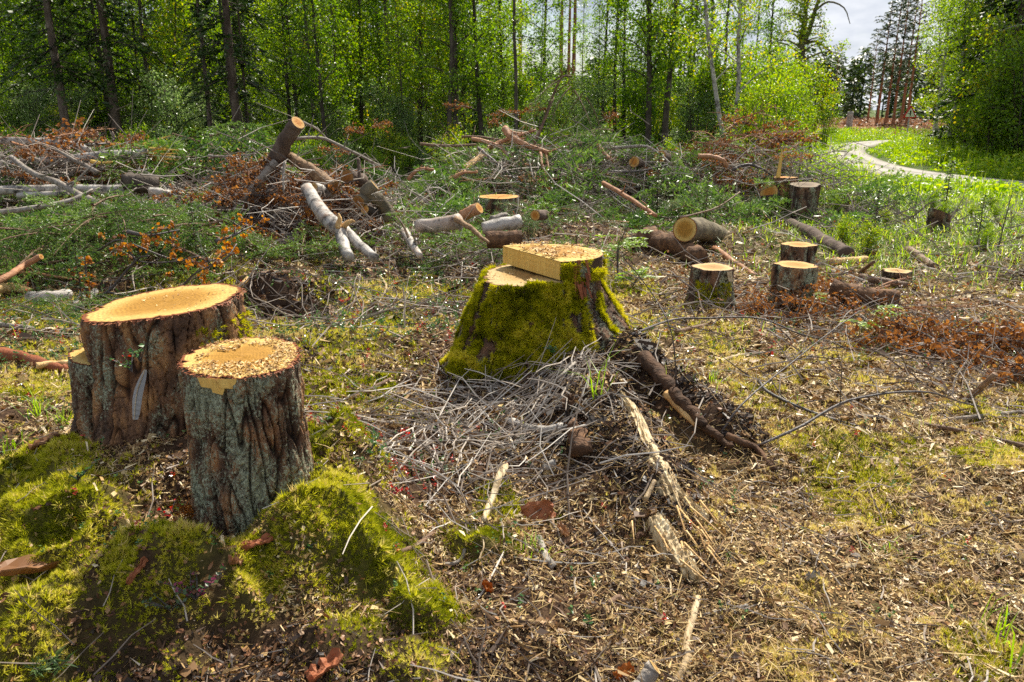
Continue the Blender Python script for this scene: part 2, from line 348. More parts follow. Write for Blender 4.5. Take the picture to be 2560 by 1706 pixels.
M['bark_flake'] = mat('red_bark_flakes', [(0, (.09, .03, .018)), (.5, (.27, .085, .035)), (1, (.42, .20, .10))], tint=.7, nz=.5, scale=30, rough=.6, bump=.5)
M['dull_tan'] = mat('grey_brown_bare_wood', [(.2, (.09, .05, .028)), (.55, (.26, .16, .085)), (.85, (.44, .31, .18))], tint=.2, nz=1.1, scale=16, rough=.7, bump=.7, bscale=40)
M['slab'] = mat('cracked_pale_wood', [(.25, (.06, .04, .025)), (.38, (.34, .24, .12)), (.55, (.62, .49, .29)), (.8, (.78, .68, .48))], tint=.15, nz=1.35, scale=42, stretch=(1.0, .16, .3), rough=.6, bump=.8, bscale=80, bstretch=(1, .15, .3))
M['rotten'] = mat('rotten_wood', [(.2, (.03, .018, .012)), (.55, (.11, .06, .034)), (.85, (.26, .14, .07))], tint=.2, nz=1.1, scale=16, stretch=(1, 1, 1), rough=.85, bump=1.0, bscale=35)
M['berry'] = mat('lingonberry_leaves', [(0, (.022, .06, .016)), (.6, (.07, .17, .04)), (.8, (.17, .27, .06)), (.88, (.32, .05, .035)), (1, (.48, .035, .02))], rough=.25, spec=.6, trans=.2, tgain=2.0)
M['red_leaf'] = mat('crimson_leaves', [(0, (.22, .015, .03)), (.6, (.52, .03, .025)), (1, (.62, .12, .05))], rough=.3, spec=.5, trans=.35, tgain=1.8)
M['purple_leaf'] = mat('purple_green_leaves', [(0, (.04, .10, .03)), (.45, (.09, .13, .06)), (.55, (.17, .04, .08)), (1, (.30, .04, .09))], rough=.35, spec=.5, trans=.25, tgain=1.7)
M['grass'] = mat('green_grass', [(0, (.09, .18, .012)), (.5, (.26, .39, .03)), (.85, (.44, .50, .07)), (1, (.56, .52, .18))], rough=.45, spec=.35, trans=.45, tgain=1.7)
M['weeds'] = mat('roadside_weeds', [(0, (.08, .17, .012)), (.5, (.25, .38, .02)), (1, (.48, .52, .05))], rough=.4, spec=.4, trans=.45, tgain=1.7)
M['leaf'] = mat('alder_leaves', [(0, (.04, .09, .008)), (.5, (.115, .20, .012)), (1, (.22, .29, .025))], rough=.4, spec=.5, trans=.5, tgain=2.15, tsat=1.1, rnd=.5)
M['leaf_pale'] = mat('willow_leaves', [(0, (.06, .11, .03)), (.5, (.15, .22, .07)), (1, (.27, .34, .14))], rough=.36, spec=.7, trans=.45, tgain=2.0, rnd=.4)
M['leaf_birch'] = mat('birch_leaves', [(0, (.06, .12, .008)), (.5, (.15, .24, .012)), (.9, (.28, .34, .025)), (1, (.40, .32, .03))], rough=.4, spec=.5, trans=.5, tgain=2.1, rnd=.4)
M['leaf_rowan'] = mat('rowan_leaves', [(0, (.12, .22, .02)), (.7, (.24, .36, .04)), (1, (.44, .38, .05))], rough=.4, spec=.4, trans=.5, tgain=1.8)
M['spruce'] = mat('spruce_needles', [(0, (.014, .032, .009)), (.5, (.04, .075, .014)), (1, (.09, .14, .025))], rough=.45, spec=.4, trans=.25, tgain=2.0, rnd=.4)
M['spruce_cut'] = mat('cut_spruce_needles', [(0, (.035, .085, .016)), (.5, (.10, .19, .03)), (1, (.22, .31, .065))], rough=.4, spec=.45, trans=.3, tgain=1.7, rnd=.55)
M['pine_cut'] = mat('cut_pine_needles', [(0, (.045, .09, .03)), (.5, (.12, .19, .07)), (1, (.25, .32, .13))], rough=.35, spec=.5, trans=.2, tgain=1.6, rnd=.4)
M['pine'] = mat('pine_needles', [(0, (.02, .045, .018)), (.5, (.05, .09, .035)), (1, (.10, .15, .06))], rough=.45, spec=.4, trans=.2, rnd=.3)
M['needle_rust'] = mat('rusty_needles', [(0, (.16, .05, .012)), (.5, (.38, .14, .025)), (1, (.58, .27, .06))], rough=.5, spec=.3, trans=.35, tgain=1.5, rnd=.3)
M['trunk_spruce'] = mat('spruce_trunk_bark', [(.2, (.05, .034, .026)), (.5, (.12, .085, .065)), (.85, (.24, .19, .15))], tint=.2, nz=1.2, scale=9, stretch=(1, 1, .35), rough=.85, bump=.8, bscale=30)
M['trunk_dark'] = mat('alder_trunk_bark', [(.2, (.03, .024, .019)), (.5, (.075, .058, .045)), (.85, (.17, .14, .11))], tint=.2, nz=1.2, scale=8, stretch=(1, 1, .4), rough=.85, bump=.8, bscale=30)
M['trunk_pine'] = mat('scots_pine_trunk_bark', [(.2, (.15, .065, .034)), (.5, (.32, .14, .065)), (.85, (.48, .25, .13))], tint=.2, nz=1.2, scale=5, stretch=(1, 1, .3), rough=.8, bump=.8, bscale=25)
M['trunk_birch'] = birchmat('grey_birch_trunk', tanmix=.05)
M['trunk_old'] = mat('mossy_alder_trunk', [(.2, (.06, .05, .035)), (.5, (.16, .13, .085)), (.85, (.32, .28, .17))], tint=.2, nz=1.2, scale=6, stretch=(1, 1, .4), rough=.85, bump=.8, bscale=25)
M['paint'] = mat('orange_marking_paint', [(0, (.8, .08, .02)), (1, (.9, .13, .03))], rough=.6)
# ------------------------------------------------------------------ world, sun
SUN_AZ, SUN_EL = R(27), R(49)
S = Vector((math.sin(SUN_AZ)*math.cos(SUN_EL), math.cos(SUN_AZ)*math.cos(SUN_EL), math.sin(SUN_EL)))
sun = bpy.data.lights.new('sun', 'SUN'); sun.energy = 5.0; sun.angle = R(.5); sun.color = (1, .93, .80)
so = bpy.data.objects.new('sun', sun); C.objects.link(so); so.rotation_euler = S.to_track_quat('Z', 'Y').to_euler(); so.location = (0, 0, 40)
w = bpy.data.worlds.new('World'); scene.world = w; w.use_nodes = True
nd, ln = w.node_tree.nodes, w.node_tree.links; nd.clear()
sk = nd.new('ShaderNodeTexSky'); sk.sky_type = 'NISHITA'; sk.sun_disc = False; sk.sun_elevation = SUN_EL; sk.sun_rotation = SUN_AZ
tc = nd.new('ShaderNodeTexCoord'); mp = nd.new('ShaderNodeMapping'); mp.inputs['Scale'].default_value = (1, 1, 2.6)
ln.new(tc.outputs['Generated'], mp.inputs[0])
nz = nd.new('ShaderNodeTexNoise'); nz.inputs['Scale'].default_value = 4.2; nz.inputs['Detail'].default_value = 7; nz.inputs['Roughness'].default_value = .58
ln.new(mp.outputs[0], nz.inputs['Vector'])
r1 = _ramp(nd, [(.36, (0, 0, 0)), (.56, (1, 1, 1))]); ln.new(nz.outputs['Fac'], r1.inputs[0])
n2 = nd.new('ShaderNodeTexNoise'); n2.inputs['Scale'].default_value = 7; n2.inputs['Detail'].default_value = 6; ln.new(mp.outputs[0], n2.inputs['Vector'])
cc = _ramp(nd, [(.36, (4.2, 4.9, 6.2)), (.62, (10.0, 10.2, 10.6))]); ln.new(n2.outputs['Fac'], cc.inputs[0])
mx = nd.new('ShaderNodeMixRGB'); ln.new(r1.outputs[0], mx.inputs[0]); ln.new(sk.outputs[0], mx.inputs[1]); ln.new(cc.outputs[0], mx.inputs[2])
bg = nd.new('ShaderNodeBackground'); bg.inputs['Strength'].default_value = .06; ln.new(mx.outputs[0], bg.inputs['Color'])
wo = nd.new('ShaderNodeOutputWorld'); ln.new(bg.outputs[0], wo.inputs[0])
scene.view_settings.view_transform = 'Standard'; scene.view_settings.look = 'None'; scene.view_settings.exposure = .82; scene.view_settings.gamma = 1
cy = scene.cycles; cy.max_bounces = 6; cy.diffuse_bounces = 3; cy.glossy_bounces = 2; cy.transmission_bounces = 4; cy.transparent_max_bounces = 4
cy.use_denoising = False; cy.use_adaptive_sampling = True; cy.adaptive_threshold = .02; cy.sample_clamp_indirect = 4; cy.sample_clamp_direct = 8
try: cy.denoiser = 'OPENIMAGEDENOISE'
except Exception: pass

# ------------------------------------------------------------------ zones of the ground
def blob(x, y, L):
    t = np.zeros_like(x)
    for cx, cy_, r in L: t = np.maximum(t, np.exp(-(((x-cx)**2+(y-cy_)**2)/r**2)**1.5))
    return t
def zones(x, y):
    D = np.hypot(x, y); n1 = fbm(x, y, .5, 21); n2 = fbm(x, y, 1.6, 31); n3 = fbm(x, y, .16, 41, 2)
    moss = blob(x, y, MOSSB)*sst(.25, .45, n3+.12)
    pale = sst(.42, .60, n1*.6+n2*.4)*sst(3.6, 4.6, y)*(1-sst(7.5, 9, D))                  # pale moss carpet behind the stumps
    pale = pale*(1-.75*sst(1.6, 2.2, x))
    moss = np.maximum(moss, pale*.6)
    moss = np.maximum(moss, sst(.56, .68, n1)*.4*sst(.9, 1.4, x)*(1-sst(6, 7, D)))        # right-hand moss
    moss = np.maximum(moss, sst(.60, .70, n1)*.5*(1-sst(3, 3.5, D))*(x > -.3))
    # bare soil: ridge, foot of the mound
    rid = np.maximum(ridge(x, y, RIDGE)/.27, ridge(x, y, RIDGE2)/.25)
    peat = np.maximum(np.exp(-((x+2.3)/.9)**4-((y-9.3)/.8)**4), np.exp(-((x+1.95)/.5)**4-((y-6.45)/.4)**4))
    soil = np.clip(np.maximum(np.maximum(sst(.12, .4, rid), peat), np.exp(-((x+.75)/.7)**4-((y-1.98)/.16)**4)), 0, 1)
    green = sst(1.6, 4.2, x-.17*(y-9))*sst(6.5, 9.5, y)*sst(.3, .5, n2+.15)                # grass towards the road
    rust = np.exp(-((x+2.6)/1.5)**2-((y-9.8)/1.5)**2)+.8*np.exp(-((x-2.7)/1.5)**2-((y-6.8)/1.3)**2)+.7*np.exp(-((x-3.4)/1.2)**2-((y-5.2)/.9)**2)
    return dict(moss=np.clip(moss, 0, 1), soil=soil, green=np.clip(green, 0, 1), rust=np.clip(rust, 0, 1), n1=n1, n2=n2, n3=n3, D=D)

# ------------------------------------------------------------------ ground sheet
def axis(a, b, lo, hi, step, grow):
    c = list(np.arange(a, b, step)); s = step; v = b
    while v < hi: c.append(v); s *= grow; v += s
    c.append(hi); s = step; v = a-step; l = []
    while v > lo: l.append(v); s *= grow; v -= s
    l.append(lo); return np.array(l[::-1]+c)
gx = axis(-2.6, 2.8, -420, 420, .018, 1.035); gy = axis(1.5, 5.2, -60, 700, .018, 1.022)
X, Y = np.meshgrid(gx, gy); Zt = H(X.ravel(), Y.ravel())
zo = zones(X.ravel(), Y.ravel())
a = Acc(); nx, ny = len(gx), len(gy)
ii = (np.arange(ny-1)[:, None]*nx+np.arange(nx-1)[None]).ravel()
a.add(np.stack([X.ravel(), Y.ravel(), Zt], 1), [np.stack([ii, ii+1, ii+nx+1, ii+nx], 1)])
Df = zo['D']
far_green = sst(15, 19, Df)
m, nt, nd, ln = _nt('forest_soil')
def A_(n): q = nd.new('ShaderNodeAttribute'); q.attribute_name = n; return q.outputs['Fac']
n_f = _noise(nd, ln, 28, detail=6, rough=.7); n_b = _noise(nd, ln, 3.5, detail=5)
soilr = _ramp(nd, [(.25, (.022, .013, .009)), (.5, (.07, .04, .024)), (.68, (.16, .10, .055)), (.85, (.30, .21, .12))])
ln.new(_math(nd, ln, 'ADD', _math(nd, ln, 'MULTIPLY', n_f, .7), _math(nd, ln, 'MULTIPLY', n_b, .3)), soilr.inputs[0])
def layer(prev, col0, col1, fac):
    r = _ramp(nd, [(.3, col0), (.75, col1)]); ln.new(n_f, r.inputs[0])
    q = nd.new('ShaderNodeMixRGB'); ln.new(fac, q.inputs[0]); ln.new(prev, q.inputs[1]); ln.new(r.outputs[0], q.inputs[2]); return q.outputs[0]
c = layer(soilr.outputs[0], (.04, .026, .013), (.17, .115, .05), A_('straw'))
c = layer(c, (.05, .05, .012), (.18, .16, .03), A_('moss'))
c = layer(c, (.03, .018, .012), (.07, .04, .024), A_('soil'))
c = layer(c, (.13, .05, .02), (.26, .12, .045), A_('rust'))
c = layer(c, (.04, .065, .012), (.10, .14, .025), A_('green'))
p = nd.new('ShaderNodeBsdfPrincipled'); p.inputs['Roughness'].default_value = .9; p.inputs['Specular IOR Level'].default_value = .1; ln.new(c, p.inputs['Base Color'])
b = nd.new('ShaderNodeBump'); b.inputs['Strength'].default_value = .8; b.inputs['Distance'].default_value = .03; ln.new(n_f, b.inputs['Height']); ln.new(b.outputs[0], p.inputs['Normal'])
o_ = nd.new('ShaderNodeOutputMaterial'); ln.new(p.outputs[0], o_.inputs[0])
Xr, Yr = X.ravel(), Y.ravel()
cut = sst(44, 50, Yr)*(1-sst(120, 140, Yr))*(Xr > 14)*(Xr < 60)
strawz = sst(.2, 1.0, Xr)*(1-sst(7, 10, Df))*(1-zo['soil'])
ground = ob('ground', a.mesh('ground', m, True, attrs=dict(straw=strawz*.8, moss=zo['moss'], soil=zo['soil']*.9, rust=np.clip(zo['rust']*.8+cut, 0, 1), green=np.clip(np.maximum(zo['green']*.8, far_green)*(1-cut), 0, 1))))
ground['kind'] = 'structure'; ground['label'] = 'rough forest floor of the clear-cut'

# ------------------------------------------------------------------ gravel road
def W0(px, py): d = ray(px, py); t = CAMZ/-d[2]; return (np.array([0, 0, CAMZ])+d*t)
E1 = [W0(*q) for q in ((3100, 500), (2800, 487), (2560, 471), (2321, 453), (2175, 434), (2095, 406), (2040, 376), (2102, 361), (2200, 353), (2330, 349))]
E2 = [W0(*q) for q in ((3100, 480), (2800, 470), (2560, 457), (2358, 436), (2248, 416), (2182, 392), (2168, 376), (2190, 367), (2230, 359), (2345, 353))]
E1, E2 = spl(E1, 90), spl(E2, 90)
k = 16; s_ = np.linspace(0, 1, k)
RV = E1[:, None]*(1-s_)[None, :, None]+E2[:, None]*s_[None, :, None]
lift = .035+.03*np.sin(np.pi*s_)-.012*np.exp(-((s_-.3)/.09)**2)-.012*np.exp(-((s_-.7)/.09)**2); lift[0] = lift[-1] = -.05
RV[..., 2] = H(RV[..., 0].ravel(), RV[..., 1].ravel()).reshape(RV.shape[:2])*.0+lift[None]
a = Acc(); ii = (np.arange(89)[:, None]*k+np.arange(k-1)[None]).ravel()
a.add(RV.reshape(-1, 3), [np.stack([ii, ii+1, ii+k+1, ii+k], 1)], np.tile(s_, 90))
m, nt, nd, ln = _nt('pale_gravel')
t_ = A_('tint')
big = _noise(nd, ln, 1.2, detail=5); fi = _noise(nd, ln, 14, detail=5, rough=.8)
tr = _ramp(nd, [(.0, (.14, .13, .07)), (.1, (.30, .27, .22)), (.25, (.34, .31, .275)), (.36, (.36, .33, .29)), (.5, (.19, .175, .145)), (.62, (.33, .30, .27)), (.8, (.34, .31, .275)), (.92, (.20, .18, .145)), (1, (.14, .13, .07))])
ln.new(_math(nd, ln, 'ADD', t_, _math(nd, ln, 'MULTIPLY', _math(nd, ln, 'SUBTRACT', big, .5), .25)), tr.inputs[0])
h = nd.new('ShaderNodeHueSaturation'); ln.new(tr.outputs[0], h.inputs['Color']); ln.new(_math(nd, ln, 'ADD', .6, _math(nd, ln, 'MULTIPLY', fi, .8)), h.inputs['Value'])
p = nd.new('ShaderNodeBsdfPrincipled'); p.inputs['Roughness'].default_value = .9; ln.new(h.outputs[0], p.inputs['Base Color'])
b = nd.new('ShaderNodeBump'); b.inputs['Strength'].default_value = .5; ln.new(fi, b.inputs['Height']); ln.new(b.outputs[0], p.inputs['Normal'])
o_ = nd.new('ShaderNodeOutputMaterial'); ln.new(p.outputs[0], o_.inputs[0])
rd = ob('road', a.mesh('road', m, True)); rd['kind'] = 'structure'; rd['label'] = 'pale gravel road bending away at the edge of the wood'
RPT = RV[::2, ::2, :2].reshape(-1, 2)
def on_road(x, y):
    return np.concatenate([np.min(np.hypot(x[i:i+8000, None]-RPT[None, :, 0], y[i:i+8000, None]-RPT[None, :, 1]), axis=1) for i in range(0, len(x), 8000)])-.45

# ------------------------------------------------------------------ loose cover of the forest floor (uncountable)
def pts(n, d0, d1, q=-.5, wide=.82):
    u = rng.random(n); e = q+1
    y = (d0**e+u*(d1**e-d0**e))**(1/e); x = rng.uniform(-1, 1, n)*(wide*y+.4)
    return x, y
STUMPS = [(-.95, 2.65, .21), (-1.46, 3.27, .27), (.30, 4.75, .42)]
def clear(x, y, extra=0.0):
    k = np.ones(len(x), bool)
    for cx, cy_, r in STUMPS: k &= (x-cx)**2+(y-cy_)**2 > (r+extra)**2
    return k
def lay(x, y, tilt=.35, dz=0.0):
    n = normals(x, y, .03); n = unit(n+tilt*rng.normal(size=n.shape)); a_ = rng.uniform(0, 2*np.pi, len(x))
    f = np.stack([np.cos(a_), np.sin(a_), np.zeros(len(x))], 1); f = unit(f-n*np.sum(f*n, 1)[:, None])
    return np.stack([x, y, H(x, y)+dz], 1), f, n

# moss carpet
a = Acc()
for N, d0, d1 in ((420000, 1.6, 4.6), (150000, 4.6, 9.5)):
    x, y = pts(N, d0, d1, -.6); z = zones(x, y); fn = fbm(x, y, .07, 55, 2); k = (rng.random(N) < z['moss']*(1-.9*z['soil'])*sst(.30, .52, fn+.12*z['moss'])) & clear(x, y)
    tn = (rng.random(N) < .30*sst(.2, .9, x)*(1-sst(5.5, 7.5, z['D']))*(1-z['soil'])*sst(.46, .60, z['n1']*.4+z['n3']*.2+fn*.4)) & clear(x, y); k2 = k; k = k | tn; tn = (tn & ~k2)[k]
    x, y = x[k], y[k]; P, f, n = lay(x, y, .3, -.004)
    sz = rng.uniform(.7, 1.5, len(x))*np.clip(.0115*(y/2.3)**.85, .010, .032)
    pat = fbm(x, y, .22, 51, 3); P[:, 2] += .03*np.maximum(0, fn[k]-.45)*(y < 5); t = np.clip(pat*1.5-.38+rng.normal(0, .17, len(x))+.5*(fn[k]-.5)+.22*sst(3.6, 5, y), 0, 1); t = np.where(tn, rng.uniform(.86, 1, len(x)), t)
    scat(a, *SPRIG, P, f, n, np.stack([sz, sz, sz*1.25], 1), t)
x, y = pts(60000, 1.6, 4.8, -.6); z = zones(x, y); fn = fbm(x, y, .09, 56, 2); k = (rng.random(len(x)) < z['moss']*.8*(1-z['soil'])*sst(.42, .6, fn)) & clear(x, y); x, y = x[k], y[k]; P, f, n = lay(x, y, .5, 0); sz = rng.uniform(.014, .027, len(x))
scat(a, *SPRIG, P, f, n, np.stack([sz, sz, sz*1.5], 1), np.clip(rng.normal(.55, .22, len(x))+.6*(fn[k]-.5), 0, 1))
stuff(ob('moss_carpet', a.mesh('moss_carpet', M['moss'])), 'yellow-green moss carpeting mounds and hollows around the stumps', 'moss')

# straw and dry grass stalks
a = Acc()
for N, d0, d1, wd in ((60000, 1.6, 5, .0022), (42000, 5, 10, .0045), (9000, 10, 16, .009)):
    x, y = pts(N, d0, d1, -.5); z = zones(x, y)
    wgt = (.18+.6*sst(-.3, .9, x)*(1-.7*z['green'])-.35*z['moss']*(x < 0))*sst(.25, .6, .6*z['n3']+.4*z['n1']+.05)
    k = (rng.random(N) < wgt) & clear(x, y); x, y = x[k], y[k]; P, f, n = lay(x, y, .22, .003)
    m_ = len(x); L = rng.uniform(.015, .075, m_)*(1+.07*y); L *= np.where(rng.random(m_) < .08, 2.2, 1)
    f = unit(f+np.stack([np.zeros(m_), np.zeros(m_), rng.normal(.08, .15, m_)], 1))
    t = np.clip(rng.beta(2, 2, m_)*.9+.25*(fbm(x, y, .6, 61)-.5), 0, 1)
    scat(a, *STRIP, P, f, n, np.stack([L, np.full(m_, wd)*rng.uniform(.7, 1.6, m_), L*rng.uniform(-.3, .8, m_)], 1), t)
stuff(ob('dry_straw', a.mesh('dry_straw', M['straw'])), 'dry straw and grass stalks strewn over the clearing', 'straw')

# wood chips and sawdust
a = Acc()
for N, d0, d1 in ((60000, 1.6, 5), (26000, 5, 12)):
    x, y = pts(N, d0, d1, -.5); z = zones(x, y)
    hot = blob(x, y, [(-.74, 2.27, .17), (.32, 3.75, .36), (.45, 3.45, .3), (.8, 2.85, .3), (.2, 4.1, .25), (1.0, 2.6, .35)])
    wgt = .15+.06*sst(.2, 1, x)+.85*hot-.11*z['moss']; k = (rng.random(N) < wgt) & clear(x, y, -.02)
    x, y, ht = x[k], y[k], hot[k]; P, f, n = lay(x, y, .45, .004); m_ = len(x)
    L = rng.uniform(.005, .017, m_)*np.clip(y/2.6, 1, 2.4)
    t = np.clip(rng.beta(1.5, 1.8, m_)*.75+.42*ht*(rng.random(m_) < .8), 0, 1)
    scat(a, *CHIP, P, f, n, np.stack([L, L*rng.uniform(.3, .8, m_), L], 1), t)
HEAPCHIPS = a
# fine mixed litter: needles, bark crumbs, flakes
lt = Acc()
for N, d0, d1 in ((470000, 1.6, 5), (170000, 5, 13)):
    x, y = pts(N, d0, d1, -.6); z = zones(x, y); cl = fbm(x, y, .13, 66, 3); k = (rng.random(N) < (.85-.7*z['moss']*(y < 4)-.35*z['moss']-.5*z['green'])*sst(.30, .52, .65*cl+.35*fbm(x, y, .45, 68))) & clear(x, y)
    x, y, cl, so = x[k], y[k], cl[k], z['soil'][k]; P, f, n = lay(x, y, .5, .002); m_ = len(x); P[:, 2] += rng.exponential(.005, m_)
    L = rng.gamma(2.0, .0048, m_)*np.clip(y/2.4, 1, 3); thin = rng.random(m_) < .68; L = np.where(thin, L*1.7, L); asp = np.where(thin, rng.uniform(.06, .16, m_), rng.uniform(.3, .8, m_))
    t = np.clip(rng.beta(1.5, 1.9, m_)+.08*thin+.5*(fbm(x, y, .7, 67)-.5)+.10*sst(.2, 1.2, x)-.42*so, 0, 1)
    big = (so > .5) & (rng.random(m_) < .12); L = np.where(big, L*1.7, L); t = np.where(big, t*.5, t)
    scat(lt, *CHIP, P, f, n, np.stack([L, L*asp, L*rng.uniform(-1, 2.5, m_)], 1), t)
stuff(ob('forest_litter', lt.mesh('forest_litter', M['litter'])), 'fine brown and tan litter of needles, bark crumbs and flakes', 'litter')
# brown leaves
a = Acc()
for N, d0, d1 in ((14000, 1.6, 5), (26000, 5, 15)):
    x, y = pts(N, d0, d1, -.5); z = zones(x, y)
    wgt = .25+.5*z['soil']+.5*z['rust']-.2*z['moss']-.3*z['green']+.75*np.exp(-((x+1.25)/.45)**2-((y-2.55)/.28)**2)+.4*np.exp(-((x+.7)/.6)**2-((y-1.95)/.15)**2); k = (rng.random(N) < wgt) & clear(x, y)
    x, y, ru = x[k], y[k], z['rust'][k]; P, f, n = lay(x, y, .4, .004); m_ = len(x)
    L = rng.uniform(.012, .032, m_)*np.clip(y/3.5, 1, 1.9)
    scat(a, *CURL, P, f, n, np.stack([L, L*rng.uniform(.4, .9, m_), L*rng.uniform(.4, 1.4, m_)], 1), np.clip(rng.beta(1.6, 1.8, m_)+.1*ru, 0, 1))
stuff(ob('leaf_litter', a.mesh('leaf_litter', M['leaf_dead'])), 'brown dead leaves lying all over the forest floor', 'leaves')
a = Acc()
x, y = pts(70000, 4, 14, -.3); z = zones(x, y); k = rng.random(len(x)) < z['rust']**1.3*.6*sst(.35, .6, z['n3'])
x, y = x[k], y[k]; P, f, n = lay(x, y, .6, .01); m_ = len(x); L = rng.uniform(.015, .045, m_)*np.clip(y/6, .8, 1.7)
P[:, 2] += rng.exponential(.05, m_)
scat(a, *CURL, P, f, n, np.stack([L, L*rng.uniform(.3, .8, m_), L], 1), rng.random(m_))
stuff(ob('rusty_leaves', a.mesh('rusty_leaves', M['leaf_rust'])), 'rust-orange withered leaves and needles among the slash', 'leaves')

# fine twigs
a = Acc()
def restz(q, r):                         # a stiff stick resting on the bumps
    h = H(q[:, 0], q[:, 1]); u = np.linspace(0, 1, len(q)); zl = h[0]+(h[-1]-h[0])*u; return zl+.75*max(0, float(np.max(h-zl)))+r*.6
def twigs(x, y, L, r, up, t0=.0, t1=1.0):
    for i in range(len(x)):
        az = rng.uniform(0, 6.283); e = rng.normal(up, .2); d = np.array([math.cos(az)*math.cos(e), math.sin(az)*math.cos(e), math.sin(e)])
        p0 = np.array([x[i], y[i], 0]); q = np.array([p0, p0+d*L[i]*.35, p0+d*L[i]*.7, p0+d*L[i]])+rng.normal(0, .04, (4, 3))*L[i]
        q[:, 2] = restz(q, r[i])+np.maximum(0, np.array([0, .35, .7, 1])*L[i]*math.sin(e))+rng.random()*.012+rng.normal(0, .02, 4)*L[i]
        V, Fs = tube(q, r[i]*np.array([1, .9, .7, .45]), 4, False); a.add(V, Fs, rng.uniform(t0, t1))
def tw(n, cx, cy_, sx, sy, l0, l1, r0, r1, up=.08, **kw):
    x = rng.normal(cx, sx, n); y = np.abs(rng.normal(cy_, sy, n)-1.7)+1.7; k = clear(x, y); x, y = x[k], y[k]
    twigs(x, y, rng.uniform(l0, l1, len(x)), rng.uniform(r0, r1, len(x)), up, **kw)
x, y = pts(1300, 1.7, 5.5, -.5); k = clear(x, y) & ((x > -.3) | (y > 3.2) | (rng.random(len(x)) < .35)); x, y = x[k], y[k]; twigs(x, y, rng.uniform(.05, .22, len(x)), rng.uniform(.0012, .0035, len(x)), .06, .1, .9)
x, y = pts(1700, 5.5, 15, -.4); twigs(x, y, rng.uniform(.15, .7, len(x)), rng.uniform(.003, .008, len(x)), .12, .1, .9)
tw(480, -.12, 3.6, .34, .42, .08, .5, .0016, .005, .08, t0=.25)     # heap before the mossy stump
tw(90, -.1, 4.05, .4, .15, .1, .45, .002, .005, .2, t0=.25)
tw(300, -1.9, 6.2, .9, .5, .15, .6, .003, .006, .2, t0=.1, t1=.7)
tw(420, 2.7, 6.2, .9, .8, .12, .5, .0025, .006, .2, t1=.8)
tw(420, 3.0, 4.7, .7, .5, .12, .5, .002, .005, .2, t1=.8)
tw(500, -2.8, 9.6, 1.2, .9, .3, .9, .004, .009, .3, t1=.8)
tw(650, -6.4, 11.2, 2.2, .9, .4, 1.3, .005, .01, .2, t0=.1)
tw(650, 1.2, 13, 2.0, 1.2, .3, 1.1, .005, .011, .35, t0=.1)
tw(350, 4.6, 11.5, 1.2, 1.0, .3, .9, .005, .01, .3, t1=.7)
for n_, cx, cy_, cz, sx, sy, sz, l0, l1 in ((520, -2.7, 9.4, .55, 1.2, .6, .5, .3, 1.0), (420, -6.6, 11.0, .75, 2.2, .5, .4, .4, 1.3), (480, .9, 12.6, .75, 1.9, .9, .45, .3, 1.1), (260, 4.3, 12.4, .5, 1.0, .5, .4, .3, .8), (160, -.2, 8.2, .2, 1.0, .4, .2, .2, .7)):
    p_ = rng.normal(0, .6, (n_, 3))*[sx, sy, sz]+[cx, cy_, 0]; p_[:, 2] = H(p_[:, 0], p_[:, 1])+np.abs(rng.normal(0, .6, n_))*sz; d_ = rdir(n_, -.5, .6)
    for i in range(n_):
        L_ = rng.uniform(l0, l1); d2 = d_[i]; V, Fs = tube(np.array([p_[i], p_[i]+d2*L_*.4, p_[i]+(d2+rng.normal(0, .12, 3))*L_*.75, p_[i]+(d2+rng.normal(0, .2, 3))*L_]), rng.uniform(.003, .009)*np.array([1, .85, .6, .4]), 4, False); a.add(V, Fs, rng.uniform(.05, .95))
stuff(ob('twig_litter', a.mesh('twig_litter', M['twig'])), 'thin grey dead twigs lying criss-cross on the ground', 'twigs')

# lingonberry and bilberry ground cover
a = Acc()
def sprigs(acc, x, y, hgt, nl, ll, tint=None, red=.14):
    for i in range(len(x)):
        z0 = hz(x[i], y[i]); lean = rng.normal(0, .25, 2); hh = hgt*rng.uniform(.5, 1.2); n_ = max(4, int(nl*rng.uniform(.6, 1.3)))
        u = rng.uniform(.25, 1, n_); P = np.stack([x[i]+lean[0]*u*hh, y[i]+lean[1]*u*hh, z0+u*hh], 1)
        f = rdir(n_, -.1, .7); t = np.where(rng.random() < red, rng.uniform(.86, 1, n_), rng.uniform(.1, .8, n_)) if tint is None else rng.uniform(*tint, n_)
        L = ll*rng.uniform(.7, 1.2, n_); scat(acc, *LEAF, P, f, unit(rdir(n_, .3, 1)), np.stack([L, L*.9, L], 1), t)
x, y = pts(4200, 2.2, 5.5, -.5); z = zones(x, y); k = (rng.random(len(x)) < (.10+.35*(x < .3)*sst(2.4, 3.2, y)*(fbm(x, y, .5, 71) > .5))*(1-z['soil'])) & clear(x, y, .03); sprigs(a, x[k], y[k], .05, 9, .014)
x, y = pts(13000, 4.8, 12, -.3); z = zones(x, y); k = rng.random(len(x)) < (.1+.6*(x < .2)*(fbm(x, y, 1.1, 72) > .45)+.2*z['green']); sprigs(a, x[k], y[k], .09, 9, .022, red=.07)
x, y = rng.normal(-.55, .13, 60), rng.normal(3.15, .18, 60); sprigs(a, x, y, .07, 10, .016, red=.35)
stuff(ob('berry_plants', a.mesh('berry_plants', M['berry'])), 'low glossy lingonberry and bilberry plants covering the ground in patches', 'ground cover')

